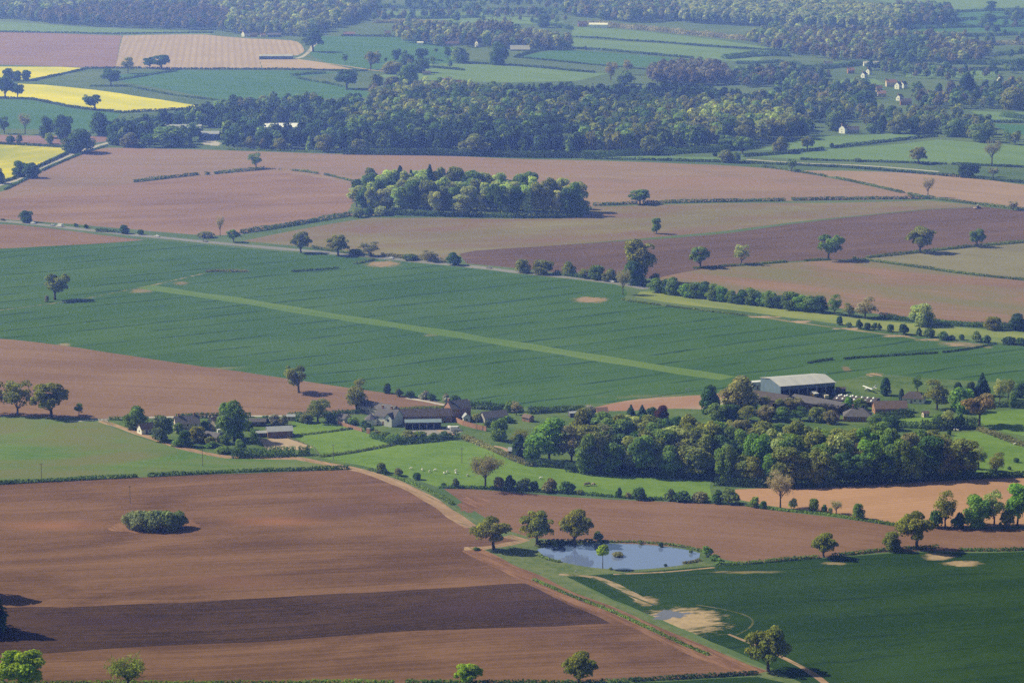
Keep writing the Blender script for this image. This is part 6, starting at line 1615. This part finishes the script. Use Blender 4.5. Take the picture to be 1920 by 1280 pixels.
# --- the right hand farm
big = house('grain_barn', 'big steel barn with bright roof and dark open front', 'barn', 1495, 738, 32, 25, 7.6, 1.9, math.radians(20), 'bluewall', 'tin', open_front=True, bays=6, over=.5)
house('low_barn', 'long low brown barn with a pale roof edge below the steel barn', 'barn', 1538, 764, 33, 14, 3.2, 1.8, math.radians(-42), 'darkwall', 'slate', win=3)
house('cattle_shed', 'dark brown roofed shed under the steel barn gable', 'shed', 1447, 757, 22, 13, 3.6, 2.4, math.radians(-40), 'darkwall', 'darkroof', win=2)
dm = house('domed_shed', 'dark flat shed dotted with rows of white roof domes', 'shed', 1606, 756, 22, 13, 2.4, .9, math.radians(-22), 'darkwall', 'darkroof', win=0, door=False)
dome_v, dome_f = [], []
for i in range(5):
    a = i / 4 * math.pi / 2 * .96
    for k in range(10):
        b = 2 * math.pi * k / 10
        dome_v.append((.75 * math.cos(a) * math.cos(b), .75 * math.cos(a) * math.sin(b), .75 * math.sin(a)))
for i in range(4):
    for k in range(10): dome_f.append((i * 10 + k, i * 10 + (k + 1) % 10, (i + 1) * 10 + (k + 1) % 10, (i + 1) * 10 + k))
dome_f.append(tuple(range(40, 50)))
dome_me = pmesh('roof_dome', dome_v, dome_f, M['whitetin'], True)
for i in range(7):
    for y in (-4.6, -.2, 4.2):
        if y == 4.2 and i > 2: continue
        o = link('roof_dome', dome_me, dm)
        o.location = (-9.3 + i * 3.1, y, 2.4 + .9 * (1 - abs(y) / 6.5) + .12)
house('bungalow', 'brick bungalow with a grey hipped roof at the edge of the farm wood', 'house', 1608, 787, 14.5, 10, 3.0, 3.4, math.radians(-6), 'brick', 'slate', hip=.95, chimneys=[(-2.5, 0)], win=3)
house('garage', 'small dark roofed garage left of the hipped bungalow', 'garage', 1561, 787, 7, 5.5, 2.3, 2.0, math.radians(-6), 'brick', 'darkroof', hip=.8, win=1)
house('farm_cottages', 'long brown roofed house with a small orange gable', 'house', 1668, 773, 17, 8, 3.0, 3.2, math.radians(4), 'brick', 'browntile', win=3)
house('white_bungalow', 'white bungalow with a dark hipped roof behind the cottages', 'house', 1714, 753, 11.5, 9, 2.8, 2.8, math.radians(-16), 'white', 'darkroof', hip=.7, win=3)
house('stone_hut', 'small pale hut by the garden trees right of the lawn', 'hut', 1735, 781, 3, 2.5, 2.2, .8, .3, 'cream', 'browntile', win=1)
house('yard_office', 'small white cabin at the left end of the steel barn', 'cabin', 1417, 729, 5, 3, 4.2, .4, .3, 'white', 'whitetin', win=2)
house('field_barn', 'green grey hut at the top of the farm near the straw bank', 'hut', 1576, 735, 5, 3.5, 2.2, .6, 0, 'darkwall', 'darkroof', win=1)

# --- the far country
for u, v, L, W, e, r, yw, wa, ro, cat, lab in FH:
    house('far_' + cat if False else {'house': 'house', 'barn': 'barn', 'shed': 'shed'}[cat], lab, cat, u, v, L * (.78 if cat == 'house' else 1), W * (.78 if cat == 'house' else 1), e * (.9 if cat == 'house' else 1), r, yw, 'whitetin' if wa == 'white' else wa, ro, win=2 if cat == 'house' else 0, chimneys=[(-L * .4, 0)] if cat == 'house' else (), floors=2 if e > 5 else 1, door=cat == 'house')

# ------------------------------------------------------------------ vehicles
def wheel_mesh(rad, wd):
    V, Fc = [], []
    n = 14
    for y in (-wd / 2, wd / 2):
        for k in range(n): V.append((rad * math.cos(6.2832 * k / n), y, rad * math.sin(6.2832 * k / n)))
    Fc = [(k, (k + 1) % n, n + (k + 1) % n, n + k) for k in range(n)] + [tuple(range(n))[::-1], tuple(range(n, 2 * n))]
    return pmesh('wheel', V, Fc, M['rubber'])

def profile_body(name, prof, w, mat, taper=.88, ztaper=.9):
    """side profile (x, z) extruded across y, drawn in above ztaper"""
    V, Fc = [], []
    n = len(prof)
    for s in (-1, 1):
        for x, z in prof: V.append((x, s * w / 2 * (taper if z > ztaper else 1), z))
    Fc = [tuple(range(n)), tuple(range(2 * n - 1, n - 1, -1))] + [(i, n + i, n + (i + 1) % n, (i + 1) % n) for i in range(n)]
    return pmesh(name, V, Fc, mat)
CAR = dict(body=profile_body('body', [(-2.1, .3), (2.1, .3), (2.15, .62), (1.9, .85), (1.0, .95), (.35, 1.42), (-1.2, 1.46), (-1.95, 1.0), (-2.15, .75)], 1.75, M['paint']),
           glass=profile_body('window', [(-1.75, .98), (.9, .98), (.32, 1.38), (-1.15, 1.41)], 1.60, M['glass'], .99),
           wheel=wheel_mesh(.32, .22))
VAN = dict(body=profile_body('body', [(-2.6, .35), (2.5, .35), (2.6, .9), (2.3, 1.25), (1.6, 2.1), (1.3, 2.2), (-2.6, 2.2)], 1.95, M['paint'], .94, 1.5),
           glass=profile_body('window', [(1.0, 1.3), (2.27, 1.3), (1.62, 2.0), (1.0, 2.0)], 1.90, M['glass'], .99),
           wheel=CAR['wheel'])
def car(u, v, yaw, colr, label, spec=CAR, name='car', cat='car', group='vehicles on the main road'):
    p = G(u, v); p.z += .03
    root = empty(name, p, yaw); tag(root, label, cat, group)
    b = link('body', spec['body'], root); b.color = (*colr, 1)
    link('window', spec['glass'], root)
    for x in (-1.35, 1.35):
        for y in (-.8, .8):
            w = link('wheel', spec['wheel'], root); w.location = (x, y, .32)
WH, GR, DK = (.85, .85, .86), (.35, .36, .38), (.04, .045, .05)
ry = yaw_px((0, 413), (300, 445))
car(6, 413.6, ry, DK, 'dark car on the main road at the left edge')
car(62, 419.4, ry, WH, 'white car beside the dark round roadside tree')
car(98, 423.4, ry, (.55, .56, .58), 'silver car just behind a white van on the road')
car(112, 425, ry + math.pi, WH, 'white van following close to the silver car', VAN, 'van', 'van')
car(295, 444.2, ry, WH, 'single white car on the road above the brown corner')
car(385, 453.2, yaw_px((380, 453), (500, 464)), GR, 'grey car on the road near the thin bare tree')
car(734, 485, yaw_px((690, 480), (740, 486)), (.6, .6, .62), 'silver car beside the bare patch at the road')
car(917, 503, yaw_px((900, 501), (960, 509)), GR, 'grey car on the open stretch of road before the olive trees')
car(1006, 513.2, yaw_px((960, 509), (1010, 514)), WH, 'white van on the road under the olive trees', VAN, 'van', 'van')
car(1148, 529, yaw_px((1100, 523), (1160, 531)), WH, 'white car on the road left of the tall oak')
car(854, 807, .1, WH, 'cream white van parked at the centre farmyard', VAN, 'van', 'van', 'vehicles at the farms')
car(843, 803, 1.2, WH, 'white car parked by the van in the centre farmyard', CAR, 'car', 'car', 'vehicles at the farms')
car(417, 812, .3, WH, 'white van parked under the big hamlet tree', VAN, 'van', 'van', 'vehicles at the farms')
car(823, 792, .2, (.5, .62, .62), 'pale green car under the open shed end', CAR, 'car', 'car', 'vehicles at the farms')

def machine(name, label, cat, u, v, yaw, pieces, wheels):
    root = empty(name, G(u, v), yaw); tag(root, label, cat)
    for nm, vf, mt, colr in pieces:
        o = link(nm, pmesh(nm, vf[0], vf[1], M[mt]), root)
        if colr: o.color = (*colr, 1)
    for x, y, r, w in wheels:
        o = link('wheel', wheel_mesh(r, w), root); o.location = (x, y, r)
    return root
def prism(prof, w):
    n = len(prof)
    V = [(x, -w / 2, z) for x, z in prof] + [(x, w / 2, z) for x, z in prof]
    return V, [tuple(range(n)), tuple(range(2 * n - 1, n - 1, -1))] + [(i, n + i, n + (i + 1) % n, (i + 1) % n) for i in range(n)]
YL = (.85, .58, .06)
machine('combine_harvester', 'yellow combine harvester with white cab in the open barn front', 'harvester', 1526, 748.5, math.radians(-70),
        [('body', prism([(-3, .9), (1.6, .9), (1.6, 2.6), (.9, 3.3), (-2.2, 3.4), (-3.2, 2.4)], 2.9), 'paint', YL), ('cab', prism([(1.7, 1.5), (3.0, 1.5), (3.3, 2.4), (3.0, 3.6), (1.7, 3.6)], 2.2), 'glass', None),
         ('cab_roof', box(1.5, 3.3, -1.2, 1.2, 3.62, 3.95), 'paint', WH), ('grain_tank', prism([(-1.6, 3.45), (.6, 3.45), (1.0, 4.3), (-2.0, 4.3)], 2.6), 'paint', WH),
         ('header', prism([(3.4, .2), (5.0, .2), (4.2, 1.2), (3.4, 1.4)], 5.6), 'paint', YL), ('feeder', prism([(1.65, .95), (3.38, .5), (3.38, 1.1), (1.65, 1.45)], 1.2), 'metal', None)],
        [(1.2, -1.5, .95, .7), (1.2, 1.5, .95, .7), (-2.3, -1.3, .6, .45), (-2.3, 1.3, .6, .45)])
def trailer(label, u, v, yaw, colr):
    machine('farm_trailer', label, 'trailer', u, v, yaw,
            [('trailer_bed', prism([(-2.6, 1.0), (2.6, 1.0), (2.7, 2.5), (-2.7, 2.5)], 2.3), 'paint', colr), ('drawbar', box(2.62, 4.4, -.1, .1, .8, .98), 'metal', None)],
            [(-.9, -1.05, .5, .35), (-.9, 1.05, .5, .35), (.3, -1.05, .5, .35), (.3, 1.05, .5, .35)])
trailer('white farm trailer at the left of the open barn front', 1479, 751, math.radians(110), WH)
trailer('white farm trailer, second from the left in the open barn', 1493, 750.5, math.radians(112), WH)
trailer('pinkish farm trailer between the white ones and the combine', 1505, 750, math.radians(108), (.6, .38, .32))
trailer('cream farm trailer right of the yellow combine', 1547, 747.5, math.radians(105), (.75, .68, .55))
machine('tractor', 'small red tractor working at the end of the dark ploughland', 'tractor', 1834, 391, .2,
        [('body', prism([(-.6, .7), (2.0, .7), (2.1, 1.5), (.2, 1.7), (-.6, 1.7)], 1.3), 'paint', (.5, .06, .04)), ('cab', prism([(-1.0, 1.2), (.2, 1.72), (.1, 2.7), (-.9, 2.7)], 1.5), 'glass', None), ('cab_roof', box(-1.1, .3, -.85, .85, 2.72, 2.86), 'paint', WH), ('plough', box(-3.6, -1.3, -1.4, 1.4, .5, .9), 'paint', (.7, .5, .45))],
        [(-.5, -.95, .85, .5), (-.5, .95, .85, .5), (1.6, -.8, .5, .35), (1.6, .8, .5, .35)])
# light aircraft parked behind the domed shed
def aircraft():
    root = empty('light_aircraft', G(1630, 733), math.radians(200)); tag(root, 'small white high winged aircraft parked behind the white domes', 'aircraft')
    rings = [(3.2, .15, 1.15), (2.6, .45, 1.15), (1.4, .62, 1.25), (0, .62, 1.35), (-1.6, .35, 1.4), (-3.8, .12, 1.55)]
    V, Fc = [], []
    for i, (x, r, z) in enumerate(rings):
        for k in range(10): V.append((x, r * math.cos(.6283 * k), z + r * 1.1 * math.sin(.6283 * k)))
        if i:
            for k in range(10): Fc.append(((i - 1) * 10 + k, (i - 1) * 10 + (k + 1) % 10, i * 10 + (k + 1) % 10, i * 10 + k))
    Fc += [tuple(range(10)), tuple(range(50, 60))]
    f = link('fuselage', pmesh('fuselage', V, Fc, M['paint'], True), root); f.color = (*WH, 1)
    for nm, vf in (('wing', prism([(1.5, 2.0), (1.4, 2.16), (.9, 2.22), (.1, 2.04)], 10.6)), ('tailplane', prism([(-3.1, 1.62), (-3.2, 1.7), (-4.0, 1.63)], 3.2))):
        o = link(nm, pmesh(nm, vf[0], vf[1], M['paint']), root); o.color = (*WH, 1)
    o = link('fin', pmesh('fin', *prism([(-2.9, 1.6), (-3.6, 3.2), (-4.2, 3.2), (-4.1, 1.6)], .12), M['paint']), root); o.color = (*WH, 1)
    link('windscreen', pmesh('windscreen', *prism([(1.5, 1.7), (.9, 2.02), (-.2, 2.02), (-.6, 1.75)], 1.16), M['glass']), root)
    for x, y in ((.7, -1.0), (.7, 1.0), (2.5, 0)):
        w = link('wheel', wheel_mesh(.2, .14), root); w.location = (x, y, .2)
        link('gear_leg', pmesh('gear_leg', *tube([(x, y * .95, .3), (x, y * .4, .95)], [.06, .06], 5), M['metal']), root)
aircraft()
def caravan(label, u, v, yaw, L=6.0):
    machine('caravan', label, 'caravan', u, v, yaw,
            [('body', prism([(-L / 2, .5), (L / 2, .5), (L / 2 + .15, 1.6), (L / 2 - .3, 2.6), (-L / 2 + .2, 2.65)], 2.3), 'paint', (.9, .9, .9)), ('window', box(-L / 4, L / 4, -1.185, -1.155, 1.4, 2.05), 'glass', None), ('drawbar', box(L / 2 + .2, L / 2 + 1.3, -.06, .06, .5, .62), 'metal', None)],
            [(-.2, -1.0, .32, .2), (-.2, 1.0, .32, .2)])
caravan('white caravan at the left of three on the concrete apron', 1349, 767, math.radians(-25), 7)
caravan('white caravan in the middle of three on the concrete apron', 1363, 768, math.radians(-38), 6)
caravan('white caravan at the right of three on the concrete apron', 1376, 764, math.radians(15), 5)

# ------------------------------------------------------------------ animals: one continuous skin each
def animal(name, nodes, edges, mat, scale=1.0):
    me = bpy.data.meshes.new(name)
    me.from_pydata([n[0] for n in nodes], edges, [])
    o = bpy.data.objects.new(name + '_draft', me); COL.objects.link(o)
    sk = o.modifiers.new('skin', 'SKIN'); o.modifiers.new('sub', 'SUBSURF').levels = 1
    for i, n in enumerate(nodes):
        me.skin_vertices[0].data[i].radius = (n[1], n[1] * (n[2] if len(n) > 2 else 1))
    me.skin_vertices[0].data[0].use_root = True
    dg = bpy.context.evaluated_depsgraph_get()
    out = bpy.data.meshes.new_from_object(o.evaluated_get(dg))
    bpy.data.objects.remove(o)
    out.materials.clear(); out.materials.append(mat)
    out.polygons.foreach_set('use_smooth', [True] * len(out.polygons))
    return out
def quadruped(name, s, fat, mat, graze):
    hx, hz = (1.02, .28) if graze else (1.0, 1.0)
    N = [((0, 0, .66), fat, 1.1), ((.34, 0, .67), fat * .95, 1.1), ((-.34, 0, .68), fat * .9, 1.05), ((.62, 0, .68 if graze else .8), .14), ((.86, 0, .45 if graze else .96), .10), ((hx, 0, hz), .08), ((hx + .12, 0, hz - .12), .055)]
    E = [(0, 1), (0, 2), (1, 3), (3, 4), (4, 5), (5, 6)]
    for x, b in ((.36, 1), (-.36, 2)):
        for y in (-.15, .15):
            i = len(N)
            N += [((x, y, .45), .085), ((x + (.02 if b == 1 else -.07), y, .25), .05), ((x, y, .02), .045)]
            E += [(b, i), (i, i + 1), (i + 1, i + 2)]
    i = len(N); N.append(((-.58, 0, .6), .04)); E.append((2, i))
    N = [((a[0][0] * s, a[0][1] * s, a[0][2] * s), a[1] * s, *a[2:]) for a in N]
    return animal(name, N, E, mat)
sheep_a = quadruped('sheep', 1.15, .30, M['wool'], True)
sheep_b = quadruped('sheep', 1.15, .30, M['wool'], False)
cow_me = quadruped('cow', 1.75, .26, M['hide'], True)
SH = [(770, 880), (792, 882), (806, 885), (815, 883), (833, 888.5), (839, 886), (854, 884), (855, 888), (877, 892.5), (1013, 898)]
for i, (u, v) in enumerate(SH):
    o = link('sheep', sheep_a if i % 3 else sheep_b); o.location = G(u, v); o.rotation_euler = (0, 0, i * 2.1)
    tag(o, f'white sheep, {ORD[i]} from the left in the bright green meadow', 'sheep', 'sheep grazing in the meadow')
for i, (u, v) in enumerate([(1902, 834), (1789, 808), (1796, 808)]):
    o = link('sheep', sheep_b); o.location = G(u, v); o.rotation_euler = (0, 0, i * 1.3)
    tag(o, ['white sheep alone in the rough meadow by the copper tree', 'left one of two white sheep under the dark hedge garden', 'right one of two white sheep under the dark hedge garden'][i], 'sheep', 'sheep in the rough meadow')
for i, (u, v) in enumerate([(1097, 911), (1104, 910), (1112, 911)]):
    o = link('cow', cow_me); o.location = G(u, v); o.rotation_euler = (0, 0, 1.0 + i * 2.4)
    tag(o, f'brown and white cow, {ORD[i]} from the left by the meadow foot', 'cow', 'cows in the meadow')
tr_ = empty('water_trough', G(1216, 889)); tag(tr_, 'dark feeding trough in the meadow below the farm wood', 'trough')
part('trough_basin', join([box(-1.6, 1.6, -.5, -.42, .25, .9), box(-1.6, 1.6, .42, .5, .25, .9), box(-1.6, -1.52, -.42, .42, .25, .9), box(1.52, 1.6, -.42, .42, .25, .9), box(-1.52, 1.52, -.42, .42, .25, .33)]), 'timber', tr_)
for x in (-1.3, 1.3): part('leg', box(x - .08, x + .08, -.3, .3, -.1, .25), 'wood', tr_)

# ------------------------------------------------------------------ poles, fences, posts
def pole(u, v, hpx, label, arm=True):
    p = G(u, v); h = hpx * mpp(p)
    root = empty('utility_pole', p, .5); tag(root, label, 'utility pole', 'utility poles')
    part('pole', tube([(0, 0, -.5), (0, 0, h)], [.17, .12], 8), 'wood', root)
    part('crossarm', box(-.9, .9, -.07, .07, h - .6, h - .45), 'wood', root)
    for x in (-.75, 0, .75): part('insulator', tube([(x, 0, h - .45), (x, 0, h - .2)], [.06, .04], 6), 'metal', root)
pole(244, 943, 34, 'thin utility pole in the brown field above the willow thicket')
pole(380, 874, 34, 'utility pole beside the dirt track below the hamlet')
pole(625, 862, 30, 'utility pole on the fence line of the bright meadow')
pole(78, 901, 34, 'utility pole in the worn pasture at the left')
pole(894, 806, 30, 'utility pole at the end of the stepped garden wall')
pole(866, 868, 30, 'utility pole at the upper right of the sheep meadow')
def fence(px, h, label, step=4.0):
    g = [G(u, v) for u, v in px]
    root = empty('fence', g[0]); tag(root, label, 'fence', 'fences')
    P = []
    for a, b in zip(g[:-1], g[1:]):
        k = max(1, int((b - a).length / step)); P += [a.lerp(b, i / k) for i in range(k)]
    P.append(g[-1]); P = [p - g[0] for p in P]
    me = pmesh('post', *box(-.07, .07, -.07, .07, -.3, h), M['wood'])
    for p in P[:100]:
        o = link('post', me, root); o.location = p
    for z in (.45, .95):
        part('rail', tube([(p.x, p.y, p.z + z) for p in P], [.05] * len(P), 4), 'wood', root)
fence([(535, 820), (560, 829), (586, 838)], 1.3, 'post and rail fence along the right side of the arena')
fence([(484, 823), (492, 833), (500, 843)], 1.3, 'post and rail fence along the left side of the arena')
fence([(586, 838), (600, 856)], 1.3, 'short fence from the arena corner to the meadow')
fence([(600, 858), (660, 850), (740, 835)], 1.2, 'post and rail fence between the two bright meadows')
def marker(u, v, hpx, wpx, label):
    p = G(u, v); m = mpp(p); h, w = hpx * m, wpx * m
    root = empty('marker_post', p); tag(root, label, 'post')
    part('post', box(-w * .2, w * .2, -.1, .1, -.3, h), 'white', root)
    part('board', box(-w * .5, w * .5, -.16, -.105, h * .55, h * .95), 'white', root)
marker(1098, 398, 6, 3, 'small white board at the right corner of the copse')
marker(1811, 461, 5, 2.5, 'small white post on the hedge left of the small oak')
marker(1547, 487, 3.5, 2.5, 'small white post at the foot of the leaning oak')
marker(1079, 1072, 3, 5, 'small white board lying low at the near pond bank')
marker(1286, 733, 5, 3, 'left one of two pale posts at the wheat edge by the yard')
marker(1292, 732, 5, 3, 'right one of two pale posts at the wheat edge by the yard')
gt = empty('field_gate', G(577, 99), yaw_px((572, 99), (583, 99))); tag(gt, 'tall white gate under the large round far tree', 'gate')
part('gate_leaf', join([box(-3, 3, -.1, .1, z, z + .5) for z in (1.0, 3.0, 5.0, 7.0)]), 'white', gt)
for x in (-3.2, 3.2): part('gate_post', box(x - .2, x + .2, -.2, .2, -.4, 8.5), 'white', gt)
gt2 = empty('field_gate', G(195, 789), yaw_px((188, 789), (203, 789))); tag(gt2, 'pale field gate where the dirt track leaves the lane', 'gate')
part('gate_leaf', join([box(-2, 2, -.04, .04, z, z + .12) for z in (.3, .6, .9, 1.2)] + [box(x - .05, x + .05, -.06, .06, .25, 1.35) for x in (-1.9, 0, 1.9)]), 'wood', gt2)
for x in (-2.15, 2.15): part('gate_post', box(x - .1, x + .1, -.1, .1, -.3, 1.5), 'wood', gt2)
